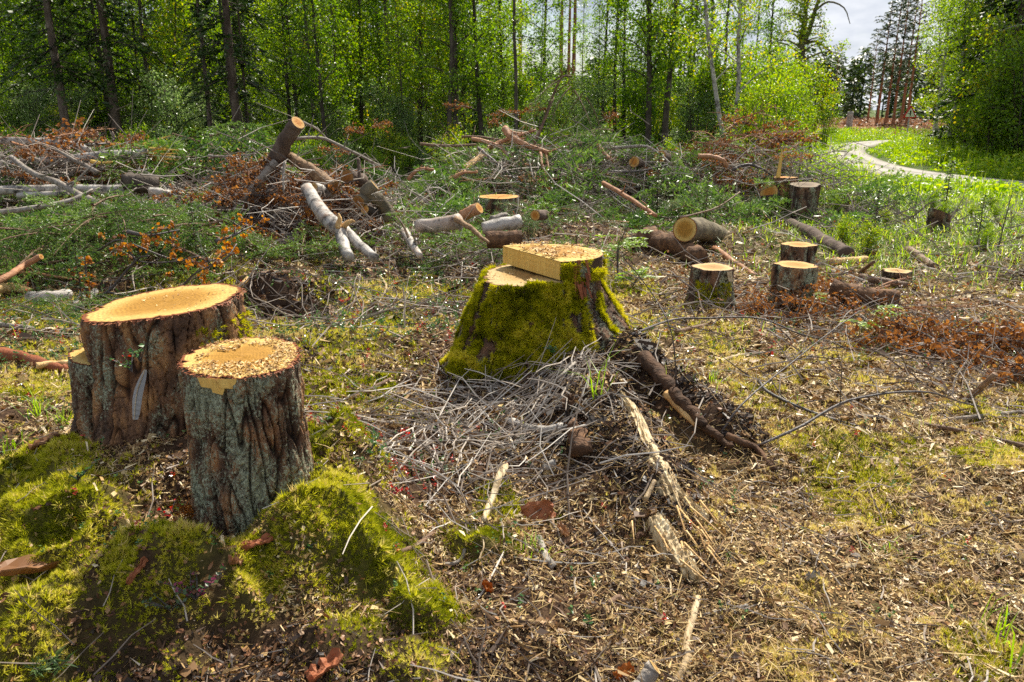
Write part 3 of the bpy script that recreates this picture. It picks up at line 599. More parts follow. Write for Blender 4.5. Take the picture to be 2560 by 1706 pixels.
# grass
def blades(acc, x, y, L, wd, lean=.5, tint=(0, .9)):
    m_ = len(x); P = np.stack([x, y, H(x, y)-.01], 1); az = rng.uniform(0, 6.283, m_)
    f = np.stack([np.cos(az), np.sin(az), np.zeros(m_)], 1); n = np.tile([0, 0, 1.0], (m_, 1))
    ln_ = rng.uniform(.15, 1, m_)*lean*1.4
    scat(acc, *BLADE, P, f, n, np.stack([L*ln_, wd, L*rng.uniform(.7, 1.1, m_)], 1), rng.uniform(*tint, m_)*1.0)
a = Acc()
x, y = pts(110000, 6.5, 21, .2, .95); z = zones(x, y); k = (rng.random(len(x)) < z['green']*(.5+.5*(z['n1'] > .45))) & (on_road(x, y) > .1)
x, y = x[k], y[k]; blades(a, x, y, rng.uniform(.06, .22, len(x)), np.full(len(x), .008)*np.clip(y/9, 1, 2.2), 1.0)
x, y = pts(7000, 3.6, 12, 0); z = zones(x, y); k = (fbm(x, y, .5, 81) > .62) & clear(x, y); x, y = x[k], y[k]
blades(a, x, y, rng.uniform(.05, .16, len(x)), np.full(len(x), .004), .7)
for px, py, n_, L in ((1490, 985, 10, .32), (1345, 1390, 12, .12), (2240, 1390, 9, .07), (2200, 1380, 6, .06), (2500, 1600, 9, .22), (2550, 1660, 9, .25), (2440, 1010, 30, .06), (100, 1040, 26, .2), (160, 1060, 18, .16), (1790, 960, 30, .10), (20, 1130, 20, .14), (2470, 1120, 20, .06)):
    g = G(px, py); x = g[0]+rng.normal(0, .03+.0*L, n_); y = g[1]+rng.normal(0, .03, n_); blades(a, x, y, rng.uniform(.6, 1.2, n_)*L, np.full(n_, .006), 1.1, (.1, .7))
stuff(ob('green_grass', a.mesh('green_grass', M['grass'])), 'bright green grass growing in tufts towards the road', 'grass')
# roadside weeds
a = Acc()
n_ = 190000; x = rng.uniform(4, 40, n_); y = rng.uniform(15, 46, n_); d = on_road(x, y)
px_ = x/(CP*y+SP*CAMZ)*F+1280
den = fbm(x, y, 2.2, 91)
k = (d > -.15+.5*(fbm(x, y, .8, 95)-.4)) & (d < 9) & (px_ > 1850) & (rng.random(n_) < sst(.25, .6, den)*np.clip(30/y, .3, 1))
x, y, d = x[k], y[k], d[k]; m_ = len(x); hh = (.18+.5*fbm(x, y, 1.5, 92))*sst(-.4, .9, d)*(1-.65*(y < 17.5))+.06
P = np.stack([x, y, H(x, y)+hh*rng.random(m_)], 1); L = rng.uniform(.06, .13, m_)
scat(a, *LEAF, P, rdir(m_, -.2, .6), rdir(m_, .1, 1), np.stack([L, L, L], 1), np.clip(rng.normal(.5, .25, m_)+.4*(fbm(x, y, 1.1, 93)-.5), 0, 1))
blades(a, x[::3], y[::3], hh[::3]*1.3+.1, np.full(len(x[::3]), .018), .5)
stuff(ob('roadside_weeds', a.mesh('roadside_weeds', M['weeds'])), 'yellow-green weeds and grass lining both road verges', 'weeds')
# ------------------------------------------------------------------ stumps
def bark_surface(rf, zt, zb, n, m, seed, cell=.055, ztr=2.6, depth=.016, flare=lambda th: .18, lumps=.04, fl_p=3):
    """side of a stump: rf(th) radius at the top, zt(x,y) cut plane; returns V,F,tint,crack"""
    th = np.linspace(0, 2*np.pi, n, endpoint=False); t = np.linspace(0, 1, m)
    V = np.zeros((m, n, 3)); cr = np.zeros((m, n)); ti = np.zeros((m, n)); off = Vector((seed*3.1, seed*1.7, seed*.7))
    for j, a_ in enumerate(th):
        r0 = rf(a_); c, s = math.cos(a_), math.sin(a_); top = zt(r0*c, r0*s)
        for i, q in enumerate(t):
            z = zb+(top-zb)*q; r = r0*(1+flare(a_)*(1-q)**fl_p)
            wob = mnoise.noise(Vector((r*c*9, r*s*9, z*3.5))+off)*.02
            p = Vector(((r*c)/cell+wob*25, (r*s)/cell+wob*25, z/(cell*ztr*1.7)))*.8+off
            n1 = abs(mnoise.noise(p)); n2 = abs(mnoise.noise(p*1.9+Vector((9, 3, 5)))); n3 = mnoise.noise(Vector((p.x*.9, p.y*.9, p.z*2.2))+Vector((4, 8, 1)))
            n4 = abs(mnoise.noise(Vector((r*c/cell*.5, r*s/cell*.5, z/cell*.9))+off))
            f = min(1, n1*8.5, .40+n2*8, .5+n4*12); cr[i, j] = f
            ti[i, j] = min(1, max(0, .5+1.1*n3+.35*mnoise.noise(p*4)))
            stp = math.floor((n3+.3*n2+1)*5)/5-1
            r += depth*(f-1)+depth*.6*stp+depth*.18*mnoise.noise(p*4.5)+lumps*mnoise.noise(Vector((c*1.7, s*1.7, z*2.2))+off)
            if q > .97: r -= .004
            V[i, j] = (r*c, r*s, z)
    i = np.arange(m-1)[:, None]*n; j = np.arange(n)[None]; j2 = (j+1) % n
    Q = np.stack([i+j, i+j2, i+n+j2, i+n+j], -1).reshape(-1, 4)
    return V, Q, ti, cr
def topdisc(V, seed, drop=.0, m=12, bulge=.0):
    ring = V[-1]; n = len(ring); c = ring.mean(0); L = [c[None]]; T = [np.zeros(1)]; g = np.random.default_rng(seed)
    for k in range(1, m+1):
        q = k/m; P = c+(ring-c)*q*1.004; P[:, 2] += .0012*(g.random(n)-.5)*(q < .95)+bulge*(1-q*q)+.002; L.append(P); T.append(np.full(n, q))
    jj = np.arange(n); jn = (jj+1) % n; Fs = [np.stack([np.zeros(n, int), 1+jj, 1+jn], 1)]
    for k in range(m-1): o = 1+k*n; Fs.append(np.stack([o+jj, o+n+jj, o+n+jn, o+jn], 1))
    return np.concatenate(L), [Fs[0], np.concatenate(Fs[1:])], np.concatenate(T)
def moss_on(V, fil, N, size, seed, tint=(.3, .9), mt='moss_dark', thick=.0):
    """sprigs on a grid surface V(m,n,3) where fil(p,normal) is true"""
    m, n = V.shape[:2]; g = np.random.default_rng(seed); a = Acc()
    i = g.random(N)*(m-1.001); j = g.random(N)*n; i0 = i.astype(int); j0 = j.astype(int) % n; j1 = (j0+1) % n
    fi = (i-i0)[:, None]; fj = (j-np.floor(j))[:, None]
    P = (V[i0, j0]*(1-fi)+V[i0+1, j0]*fi)*(1-fj)+(V[i0, j1]*(1-fi)+V[i0+1, j1]*fi)*fj
    nn = unit(np.cross(V[i0, j1]-V[i0, j0], V[i0+1, j0]-V[i0, j0]))
    k = fil(P, nn); P, nn = P[k], nn[k]; M_ = len(P); nn = unit(nn+.35*g.normal(size=nn.shape))
    f = unit(np.cross(nn, g.normal(size=nn.shape))); s = size*g.uniform(.7, 1.35, M_)
    pat = .55*fbm(P[:, 0]+P[:, 1]*.7, P[:, 2]+P[:, 1]*.3, .14, seed, 3)+.45*fbm(P[:, 0]+P[:, 1]*.7, P[:, 2]+P[:, 1]*.3, .035, seed+9, 2); s = s*(.6+.9*pat); P = P+nn*(.03*np.maximum(0, pat-.42))[:, None]
    t = np.clip(tint[0]+(tint[1]-tint[0])*(pat*2.0-.45)+g.normal(0, .14, M_), 0, 1)
    scat(a, *SPRIG, P+nn*thick, f, nn, np.stack([s, s, s*1.2], 1), t); return a
def harm(r, seed, k=5, amp=.06):
    g = np.random.default_rng(seed); A = g.normal(0, amp/2, k); B = g.uniform(0, 6.28, k)
    return lambda th: r*(1+sum(A[i]*math.cos((i+1)*th+B[i])*(.7 if i == 0 else 1)/(1+.3*i) for i in range(k)))
def simple_stump(name, label, x, y, r, h, zb=None, tilt=(0, 0), bark='bark_dark', ring='ring', n=72, m=26, seed=1, group=None, flare=.18, ax=(1, 1), moss=None, cell=.05, depth=.014):
    zb = hz(x, y)-.05 if zb is None else zb
    e = tag(ob(name, None, loc=(x, y, zb)), label, 'tree stump', group)
    hf = harm(1, seed); rf = lambda th: r*hf(th)*math.hypot(ax[0]*math.cos(th), ax[1]*math.sin(th))
    V, Q, ti, cr = bark_surface(rf, lambda X_, Y_: h+tilt[0]*X_+tilt[1]*Y_, 0, n, m, seed, cell=cell, depth=depth, flare=lambda th: flare*(1+.5*math.cos(3*th+seed)))
    a = Acc(); a.add(V, [Q], ti.ravel()); ob('bark', a.mesh('bark', M[bark], True, attrs=dict(crack=cr.ravel())), e)
    a = Acc(); a.add(*topdisc(V, seed)[:2], topdisc(V, seed)[2]); ob('cut_face', a.mesh('cut_face', M[ring], False), e)
    if moss:
        am = moss_on(V, moss[0], moss[1], moss[2], seed, thick=.002)
        if am.n: ob('moss', am.mesh('moss', M['moss_dark']), e)
    return e, V

def chips_on(V, e, N, seed, zt=.006, size=.012, out=1.0):
    g = np.random.default_rng(seed); ring = V[-1]; c = ring.mean(0); n = len(ring)
    j = g.integers(0, n, N); q = np.sqrt(g.random(N))*.97; P = c+(ring[j]-c)*q[:, None]
    k = fbm(P[:, 0]+seed, P[:, 1], .12, seed) > .47; P = P[k]; P[:, 2] += zt; M_ = len(P)
    P = P+np.array(e.location); nn = unit(np.array([0, 0, 1.0])+.35*g.normal(size=(M_, 3))); f = unit(np.cross(nn, g.normal(size=(M_, 3))))
    L = size*g.uniform(.4, 1.5, M_); scat(HEAPCHIPS, *CHIP, P, f, nn, np.stack([L, L*g.uniform(.2, .6, M_), L], 1), np.clip(g.beta(2, 1.3, M_), .2, 1))

# front pine stump
def rfA(th): return .205*(1+.05*math.cos(th-.4)+.025*math.cos(2*th+1)+.02*math.cos(3*th+2)+.008*math.sin(7*th)+.006*math.sin(11*th+1))
zA = hz(-.95, 2.35)-.07
eA = tag(ob('pine_stump', None, loc=(-.95, 2.65, zA)), 'lichen-crusted grey pine stump in front, its yellow top strewn with sawdust', 'tree stump')
hA = .765-zA
V, Q, ti, cr = bark_surface(rfA, lambda X_, Y_: hA+.065*Y_+.0*X_, 0, 300, 120, 2, cell=.036, ztr=3.4, depth=.020, flare=lambda th: .16+.10*math.cos(th-3.6)+.06*math.cos(3*th), lumps=.018)
a = Acc(); a.add(V, [Q], ti.ravel()); ob('bark', a.mesh('bark', M['bark_grey'], True, attrs=dict(crack=cr.ravel())), eA)
td = topdisc(V, 3, m=16); a = Acc(); a.add(td[0], td[1], td[2]); ob('cut_face', a.mesh('cut_face', M['ring'], True), eA)
VA = V
# torn pale chip at the front rim, red fibres along the rim
a = Acc()
for dth, w_, h_ in ((-1.75, .045, .03), (-1.60, .03, .045), (-1.45, .035, .028)):
    r_ = rfA(dth)+.004; c_ = np.array([math.cos(dth), math.sin(dth), 0]); s_v = np.array([-c_[1], c_[0], 0]); z0 = hA+.065*r_*c_[1]
    q = np.array([c_*r_+s_v*w_, c_*r_-s_v*w_, c_*(r_+.004)-s_v*w_*.7-[0, 0, h_], c_*(r_+.004)+s_v*w_*.4-[0, 0, h_*1.2]])+[0, 0, z0+.003]
    a.add(q, [np.array([[0, 1, 2, 3]])], .7)
ob('torn_wood', a.mesh('torn_wood', M['split']), eA)
a = Acc(); g = np.random.default_rng(4)
for i in range(300):
    th_ = g.uniform(0, 6.283); r_ = rfA(th_)-.004+g.normal(0, .004); p0 = np.array([r_*math.cos(th_), r_*math.sin(th_), hA+.065*r_*math.sin(th_)+.002])
    th_ += 0; ta = th_+g.normal(0, 1.2); d = np.array([math.cos(ta), math.sin(ta), g.uniform(-1.2, .15)])*g.uniform(.004, .013)
    s_v = np.array([-math.sin(th_), math.cos(th_), 0])*g.uniform(.002, .006); a.add(np.array([p0-s_v, p0+s_v, p0+s_v*.4+d, p0-s_v*.4+d]), [np.array([[0, 1, 2, 3]])], g.random())
ob('bark_rim', a.mesh('bark_rim', M['bark_flake']), eA)
chips_on(VA, eA, 2600, 5, .008, .010)

# back pine stump with a tall slanted top and a lower ledge on its flank
zB = hz(-1.25, 2.98)-.06
eB = tag(ob('pine_stump', None, loc=(-1.46, 3.27, zB)), 'broad reddish pine stump with slanted clean top and a low ledge, behind the grey one', 'tree stump')
def rfB(th): return .285*(1+.10*math.cos(2*th)+.03*math.cos(3*th+.8)+.012*math.sin(8*th))
hB = .815-zB
V, Q, ti, cr = bark_surface(rfB, lambda X_, Y_: hB+.11*X_+.06*Y_, 0, 280, 100, 5, cell=.042, ztr=3.0, depth=.018, flare=lambda th: .14+.10*math.cos(th-3.7), lumps=.025)
a = Acc(); a.add(V, [Q], ti.ravel()); ob('bark', a.mesh('bark', M['bark_red'], True, attrs=dict(crack=cr.ravel())), eB)
td = topdisc(V, 6, m=16); a = Acc(); a.add(td[0], td[1], td[2]); ob('cut_face', a.mesh('cut_face', M['ring'], True), eB)
VB = V
am = moss_on(V, lambda P, n_: (P[:, 0] > .20) & (P[:, 2] < hB-.05) & (fbm(P[:, 1], P[:, 2], .12, 8) > .38), 3500, .016, 7, thick=.002); ob('moss', am.mesh('moss', M['moss_dark']), eB)
# ledge
V, Q, ti, cr = bark_surface(lambda th: .135*(1+.08*math.cos(2*th+1)+.03*math.cos(5*th)), lambda X_, Y_: .345+.1*Y_, -.02, 130, 60, 9, cell=.045, ztr=3, depth=.02, flare=lambda th: .22, lumps=.02)
V[..., 0] -= .27; V[..., 1] -= .06
a = Acc(); a.add(V, [Q], ti.ravel()); lb = ob('ledge', a.mesh('ledge', M['bark_grey'], True, attrs=dict(crack=cr.ravel())), eB); lb['label'] = 'grey low ledge sawn beside the main stump'
td = topdisc(V, 6, m=8); a = Acc(); a.add(td[0], td[1], td[2]); ob('ledge_cut_face', a.mesh('ledge_cut_face', M['ring'], False), lb)
a = Acc(); g = np.random.default_rng(14)
for i in range(300):
    th_ = g.uniform(3.0, 6.6); r_ = rfB(th_)+g.normal(0, .004); p0 = np.array([r_*math.cos(th_), r_*math.sin(th_), hB+.11*r_*math.cos(th_)+.06*r_*math.sin(th_)+.001])
    ta = th_+g.normal(0, 1.2); d = np.array([math.cos(ta), math.sin(ta), g.uniform(-1.2, .15)])*g.uniform(.004, .015)
    s_v = np.array([-math.sin(th_), math.cos(th_), 0])*g.uniform(.002, .007); a.add(np.array([p0-s_v, p0+s_v, p0+s_v*.4+d, p0-s_v*.4+d]), [np.array([[0, 1, 2, 3]])], g.random())
ob('bark_rim', a.mesh('bark_rim', M['bark_flake']), eB)
chips_on(VB, eB, 120, 8, .006, .01)

# big mossy stump
zC = hz(.3, 4.35)-.10
eC = tag(ob('mossy_stump', None, loc=(.18, 4.75, zC)), 'large stump cloaked in green moss, sawn in steps with a yellow split block on top', 'tree stump')
hC = .655-zC
def rfC(th): return .335*(1+.06*math.cos(2*th+.2)+.03*math.cos(3*th+1))
def flC(th):
    f_ = .52+.30*max(0, math.cos(th-3.45))**5+.50*max(0, math.cos(th+.62))**7+.07*math.cos(5*th+1)
    return f_
V, Q, ti, cr = bark_surface(rfC, lambda X_, Y_: hC-.03*(X_ < -.1)+.02*Y_, 0, 240, 90, 12, cell=.06, ztr=3, depth=.03, flare=flC, lumps=.085, fl_p=1.5)
VC = V
a = Acc(); a.add(V, [Q], ti.ravel()); ob('bark', a.mesh('bark', M['bark_dark'], True, attrs=dict(crack=cr.ravel())), eC)
td = topdisc(V, 13, m=10); a = Acc(); a.add(td[0], td[1], td[2]); ob('cut_face', a.mesh('cut_face', M['ring_dull'], False), eC)
def fC(P, n_):
    th = np.arctan2(P[:, 1], P[:, 0]); bare = (np.abs(th+.45) < .36+.25*(.5-P[:, 2]))*(fbm(th, P[:, 2], .25, 3) > .36)*(P[:, 2] < hC-.02)
    gap = ((np.abs(th+2.62) < .06)*(P[:, 2] > .1)) | ((fbm(th*2, P[:, 2]*2, .32, 31, 3) > .66) & (np.abs(th+1.5) > .2))
    return ~(bare.astype(bool) | gap.astype(bool)) & (P[:, 2] < hC-.012)
am = moss_on(V, fC, 52000, .019, 15, tint=(.02, 1.0), thick=.004); ob('moss', am.mesh('moss', M['moss_dark']), eC)
# upper block
th = np.linspace(0, 2*np.pi, 120, endpoint=False)
def blk(th):
    c, s = math.cos(th), math.sin(th); r = rfC(th)*1.0
    x_, y_ = r*c, r*s
    q = -.85*x_-.52*y_-.075
    if q > 0: x_, y_ = x_+.85*q, y_+.52*q
    return x_, y_
ring = np.array([blk(t) for t in th]); hb = .105
a = Acc(); kk = 8; n = 120
VV = np.concatenate([np.column_stack([ring*(1+.010*math.sin(3*q)), np.full(n, hC+.004+hb*q/(kk-1))]) for q in range(kk)])
i = np.arange(kk-1)[:, None]*n; j = np.arange(n)[None]; j2 = (j+1) % n; Qb = np.stack([i+j, i+j2, i+n+j2, i+n+j], -1).reshape(-1, 4)
on_ = (-.85*ring[:, 0]-.52*ring[:, 1]) > .072; side = np.tile(on_ & np.roll(on_, -1), kk-1)
a.add(VV, [Qb[~side]], .4); bk = ob('upper_block', a.mesh('upper_block', M['bark_dark'], True, attrs=dict(crack=np.full(len(VV), .8))), eC)
a = Acc(); a.add(VV-[.002, .001, 0], [Qb[side]], .6); sf = ob('split_face', a.mesh('split_face', M['split']), bk); sf['label'] = 'smooth bright yellow split face'
top3 = VV[-n:].reshape(1, n, 3); td = topdisc(np.concatenate([top3, top3]), 17, m=10, bulge=.012); a = Acc(); a.add(td[0], td[1], td[2]*.96); ob('top_cut_face', a.mesh('top_cut_face', M['ring'], False), bk)
VBk = VV.reshape(kk, n, 3)
am = moss_on(VBk, lambda P, n_: ((P[:, 1] < -.1) & (P[:, 0] < .2) & ((-.85*P[:, 0]-.52*P[:, 1]) < .068) & (P[:, 2] < hC+hb-.015) & (fbm(P[:, 0], P[:, 2], .09, 5) > .33)) | ((P[:, 1] < .0) & (P[:, 0] > .14) & (fbm(P[:, 0]+P[:, 1], P[:, 2], .07, 6) > .55)), 7000, .02, 18, thick=.008); ob('block_moss', am.mesh('block_moss', M['moss_dark']), bk)
chips_on(np.concatenate([top3, top3]), eC, 900, 19, .018, .016); chips_on(VC, eC, 700, 20, .006, .013)
a = Acc()
for k_ in range(26):                                         # torn red bark at the corner
    g = np.random.default_rng(200+k_); p0 = np.array([.19+g.normal(0, .03), -.27+g.normal(0, .012), hC+.12-g.random()*.16]); L = g.uniform(.04, .12)
    s_v = np.array([.012, .004, 0])*g.uniform(.4, 1.3); d = np.array([g.normal(.1, .2), -.12, -1])*L; a.add(np.array([p0-s_v, p0+s_v, p0+s_v*.3+d, p0-s_v*.5+d]), [np.array([[0, 1, 2, 3]])], g.random()*.6)
ob('torn_bark', a.mesh('torn_bark', M['bark_flake']), eC)
# smaller stumps
g_ = G(1790, 768); simple_stump('tree_stump', 'small mossy stump with flat pale top and a white chip, standing in the brown leaves', g_[0], g_[1]+.18, .178, .37, bark='bark_dark', ring='ring_dull', seed=21, flare=.35,
                                moss=(lambda P, n_: (P[:, 1] < .05) & (np.abs(P[:, 0]+.02) < .13) & (P[:, 2] < .27) & (fbm(P[:, 0], P[:, 2], .1, 4) > .4), 3500, .018))
e = bpy.data.objects['tree_stump']
a = Acc(); a.add(np.array([[.07, -.172, .365], [.115, -.16, .368], [.12, -.185, .285], [.085, -.195, .29]]), [np.array([[0, 1, 2, 3]])], .9); ob('torn_wood', a.mesh('torn_wood', M['peeled']), e)
g_ = G(2000, 775); simple_stump('tree_stump', 'orange-topped stump half hidden by rusty leaves and twigs, nearer of a pair', g_[0], g_[1]+.18, .175, .36, bark='bark_grey', ring='ring_orange', seed=22, flare=.12)
g_ = G(2020, 690); simple_stump('tree_stump', 'stump half hidden by rusty leaves, directly behind the orange-topped one', g_[0], g_[1]+.35, .17, .34, bark='bark_dark', ring='ring_orange', seed=23, flare=.1)
g_ = G(1965, 522); eF, VF = simple_stump('tree_stump', 'stump with a tall upright orange splinter and a slab cut from its side', g_[0], g_[1]+.15, .16, .42, bark='bark_red', ring='ring_orange', seed=24, flare=.12)
a = Acc(); a.add(np.array([[-.16, -.06, .30], [-.10, -.08, .30], [-.09, -.06, .62], [-.10, -.05, .88], [-.13, -.04, .62], [-.16, .0, .3], [-.10, .0, .3], [-.12, -.02, .6]]),
                 [np.array([[0, 1, 2, 4], [1, 6, 7, 2], [5, 0, 4, 7]]), np.array([[4, 2, 3], [2, 7, 3], [7, 4, 3]])], .7); ob('splinter', a.mesh('splinter', M['split']), eF)
v_, f_, t_ = disc(np.array([-.27, -.16, .22]), (-.55, -.75, .35), .13, 24, 6); a = Acc(); a.add(v_, f_, t_); ob('slab_cut_face', a.mesh('slab_cut_face', M['ring_orange']), eF)
v_, f_ = tube([(-.266, -.156, .218), (-.16, -.02, .12)], [.13, .12], 18); a = Acc(); a.add(v_, f_, .4); ob('slab', a.mesh('slab', M['trunk_spruce'], True), eF)
g_ = G(2012, 545); simple_stump('tree_stump', 'dark rotten stump just right of the splintered one', g_[0], g_[1]+.12, .2, .46, bark='bark_dark', ring='ring_dark', seed=25, flare=.1, tilt=(.05, .1))
g_ = G(515, 440); simple_stump('tree_stump', 'far stump with an orange top in front of the spruce trunks', at(515, 403, 14)[0], 14, .20, .5, zb=at(515, 403, 14)[2]-.5, bark='bark_dark', ring='ring_orange', seed=26, flare=.1)
g_ = G(2355, 578); simple_stump('tree_stump', 'old grey-brown stump with a slanting top in the green grass', g_[0], g_[1]+.12, .13, .30, bark='bark_dark', ring='ring_dark', seed=27, flare=.2, tilt=(-.35, -.05))
simple_stump('tree_stump', 'stump with crumbling orange-brown top amid the green brush', at(1245, 492, 11)[0], 11, .30, .3, zb=at(1245, 492, 11)[2]-.3, bark='bark_dark', ring='ring_orange', seed=28, flare=.1)
simple_stump('tree_stump', 'pale sawn chip-littered stump low on the ground right of the fallen dark trunk', G(2240, 695)[0], G(2240, 695)[1], .12, .12, bark='bark_dark', ring='ring_dull', seed=29, flare=.1)

# wood chips object closes here: sawdust on stumps and ground
stuff(ob('wood_chips', HEAPCHIPS.mesh('wood_chips', M['chip'])), 'yellow and brown wood chips and sawdust scattered on ground and stump tops', 'wood chips')

# ------------------------------------------------------------------ logs and sticks
def path(L, r, sink=0):
    out = []
    for q in L:
        if len(q) == 2: p = G(q[0], q[1]); p[2] += r*(.6 if not sink else -sink); out.append(p)
        elif q[2] < 0: p = G(q[0], q[1], -q[2]); out.append(p)       # a given height above the ground
        else: out.append(at(*q))
    P_ = np.array(out)
    if sink and len(P_) > 2:
        Q = spl(P_, 24); zl = np.linspace(Q[0, 2], Q[-1, 2], 24); df = max(0, float(np.max(H(Q[:, 0], Q[:, 1])-zl))); Q[:, 2] = zl+.95*df+r*.25; return Q
    return P_
cnt = [0]
def stick(name, cat, label, L, r0, r1, mt, n=8, cut=None, m=None, wob=.12, group=None, lump=.045, pts3=None, branch=0, sink=0):
    cnt[0] += 1; sd = cnt[0]; P = path(L, r0, sink) if pts3 is None else np.array(pts3, float)
    m = m or min(40, max(5, 4*len(P))); P = spl(P, m); g = np.random.default_rng(sd)
    ln_ = np.linalg.norm(P[-1]-P[0]); w_ = g.normal(0, 1, (m, 3)); w_ = (w_+np.roll(w_, 1, 0))/2*wob*min(r0, .04); w_[0] = w_[-1] = 0; P = P+w_
    o_ = P[0].copy(); r = np.linspace(r0, r1, m); V, Fs = tube(P-o_, r, n, True, lump, sd)
    a = Acc(); a.add(V, Fs, g.random())
    for k in range(branch):
        i = g.integers(m//4, m-1); d = unit(unit(P[-1]-P[0])+1.0*g.normal(size=3)); d[2] = abs(d[2]); l_ = ln_*g.uniform(.12, .3)
        q = np.array([P[i], P[i]+d*l_*.5, P[i]+d*l_+g.normal(0, .15, 3)*l_])-o_; v_, f_ = tube(q, [r[i]*.45, r[i]*.3, r[i]*.15], 5); a.add(v_, f_, g.random())
    e = tag(ob(name, a.mesh(name, M[mt], True), loc=o_), label, cat, group)
    if cut:
        for end in (cut[0] if isinstance(cut[0], (list, tuple)) else [cut[0]]):
            i0, i1 = (0, 1) if end == 0 else (-1, -2); ax = unit(P[i0]-P[i1])
            v_, f_, t_ = disc(P[i0]-o_+ax*.002, ax, r[i0]*1.0, max(14, n), 6, rough=.003, seed=sd); a2 = Acc(); a2.add(v_, f_, t_); ob('cut_end', a2.mesh('cut_end', M[cut[1]]), e)
    return e, P
RO = 'ring_orange'
# centre heap
stick('log', 'log', 'slanting bark-covered log with orange sawn tip jutting up from the rusty heap', [(745, 307, 9.6), (715, 350, 9.7), (688, 402, 9.8), (668, 445, 9.9)], .085, .10, 'trunk_spruce', 16, (0, RO), lump=.12, m=24)
stick('log', 'log', 'grey pole propped below the slanting log on the left side', [(690, 405, 9.55), (645, 455, 9.4), (588, 528, 9.2)], .045, .038, 'stick_grey', 10)
stick('log', 'log', 'dark pole under the slanting log, leaning towards the ground', [(702, 395, 9.9), (680, 470, 9.7), (655, 530, 9.6)], .055, .045, 'trunk_spruce', 10)
stick('log', 'log', 'brown barkless log sloping down right behind the peeling birch', [(722, 392, 9.9), (775, 425, 9.7), (838, 470, 9.5)], .06, .085, 'dull_tan', 12, (1, 'ring_dim'), lump=.14)
stick('birch_log', 'log', 'peeling birch log lying down the front of the rusty heap', [(768, 472, 9.1), (788, 505, 8.7), (812, 540, 8.3), (850, 574, 8.0)], .07, .085, 'birch', 14, (0, RO))
stick('birch_log', 'log', 'white birch limb, left prong of the fork below the peeling log', [(850, 574, 8.0), (858, 610, 7.7), (872, 644, 7.4)], .06, .055, 'birch_clean', 12)
stick('birch_log', 'log', 'white birch limb, right prong of the fork below the peeling log', [(856, 570, 8.05), (892, 605, 7.8), (938, 645, 7.5)], .058, .045, 'birch_clean', 12)
for k, (L, lb) in enumerate((([(846, 568, 7.9), (848, 545, 7.9), (847, 535, 7.9)], 'upright pale splinter where the birch fork split'), ([(858, 566, 7.95), (876, 555, 7.9), (888, 553, 7.9)], 'pale splinter pointing right from the birch fork'))): stick('splinter', 'splinter', lb, L, .035, .008, 'bare_tan', 5)
stick('log', 'log', 'curved mossy trunk with its orange cut end turned up', [(936, 462, 9.0), (915, 482, 9.0), (940, 496, 9.1), (962, 522, 9.2), (975, 548, 9.2)], .07, .085, 'trunk_old', 12, (0, 'ring_dull'))
stick('log', 'log', 'short mossy limb with oval orange cut facing left-down beside the curved trunk', [(897, 505, 8.9), (925, 488, 9.1)], .075, .06, 'trunk_old', 12, (0, 'ring_dim'))
stick('log', 'log', 'thin log end showing a bright round cut below the curved trunk', [(912, 524, 8.9), (945, 535, 9.2)], .05, .05, 'trunk_dark', 12, (0, RO))
stick('log', 'log', 'striped log end with dark round cut lying behind the birch log', [(868, 443, 9.8), (905, 452, 10.2)], .09, .09, 'trunk_spruce', 14, (0, 'ring_dim'))
stick('log', 'log', 'small birch log end beside the pale top of the peeling log', [(783, 471, 9.3), (832, 482, 9.6)], .065, .065, 'birch', 12, (0, 'ring_dull'))
stick('birch_log', 'log', 'grey birch log lying flat between brush and white log', [(1045, 566, 8.3), (1100, 562, 8.2), (1150, 552, 8.1)], .07, .08, 'birch', 14)
stick('branch', 'branch', 'torn pale limb drooping from the grey birch log', [(1140, 549, 8.0), (1180, 572, 7.7), (1205, 595, 7.5), (1222, 607, 7.4)], .032, .012, 'dull_tan', 8, lump=.15)
stick('birch_log', 'log', 'short white birch log lying beyond the mossy stump', [(1206, 572, 8.0), (1250, 562, 8.05), (1300, 553, 8.1)], .06, .072, 'birch_clean', 14, (1, 'ring_dull'))
stick('log', 'log', 'rotten brown log under the short white birch log', [(1215, 602, 7.7), (1262, 600, 7.7), (1305, 596, 7.7)], .085, .08, 'rotten', 12)
stick('log', 'log', 'stubby reddish log with dark cut end in green brush', [(1155, 540, 8.8), (1198, 520, 8.7)], .06, .065, 'stick_pine', 12, (1, RO))
stick('log', 'log', 'small round log with yellow end facing left', [(1338, 539, 9.0), (1362, 537, 9.2)], .06, .06, 'trunk_spruce', 12, (0, RO))
stick('branch', 'branch', 'grey stick lying above the short white log', [(1228, 548, 8.4), (1268, 538, 8.5)], .04, .025, 'stick_grey')
stick('log', 'log', 'thick fir log with big yellow cut face pointing left', [(1712, 574, 8.6), (1760, 576, 9.1), (1800, 590, 9.6)], .135, .11, 'trunk_old', 22, (0, 'ring'))
stick('log', 'log', 'black rotten log lying behind the mossy stump', [(1590, 615), (1650, 625), (1700, 640), (1752, 668)], .15, .09, 'rotten', 14, lump=.2, wob=.6)
stick('log', 'log', 'long dark fallen trunk beside the grass, sloping right', [(1975, 572), (2035, 604), (2085, 634), (2115, 652)], .085, .10, 'trunk_spruce', 12, (0, RO), wob=.3)
stick('log', 'log', 'flat pale split slab at the foot of the dark fallen trunk', [(2075, 665), (2120, 660), (2165, 655)], .05, .04, 'bare_tan', 6)
stick('log', 'log', 'mottled short log right of the dark fallen trunk', [(2270, 632), (2305, 655), (2335, 676)], .05, .045, 'stick_brown', 10)
stick('log', 'log', 'reddish-brown pole lying across brown leaves', [(2150, 702), (2210, 712), (2268, 722)], .045, .035, 'stick_brown', 9)
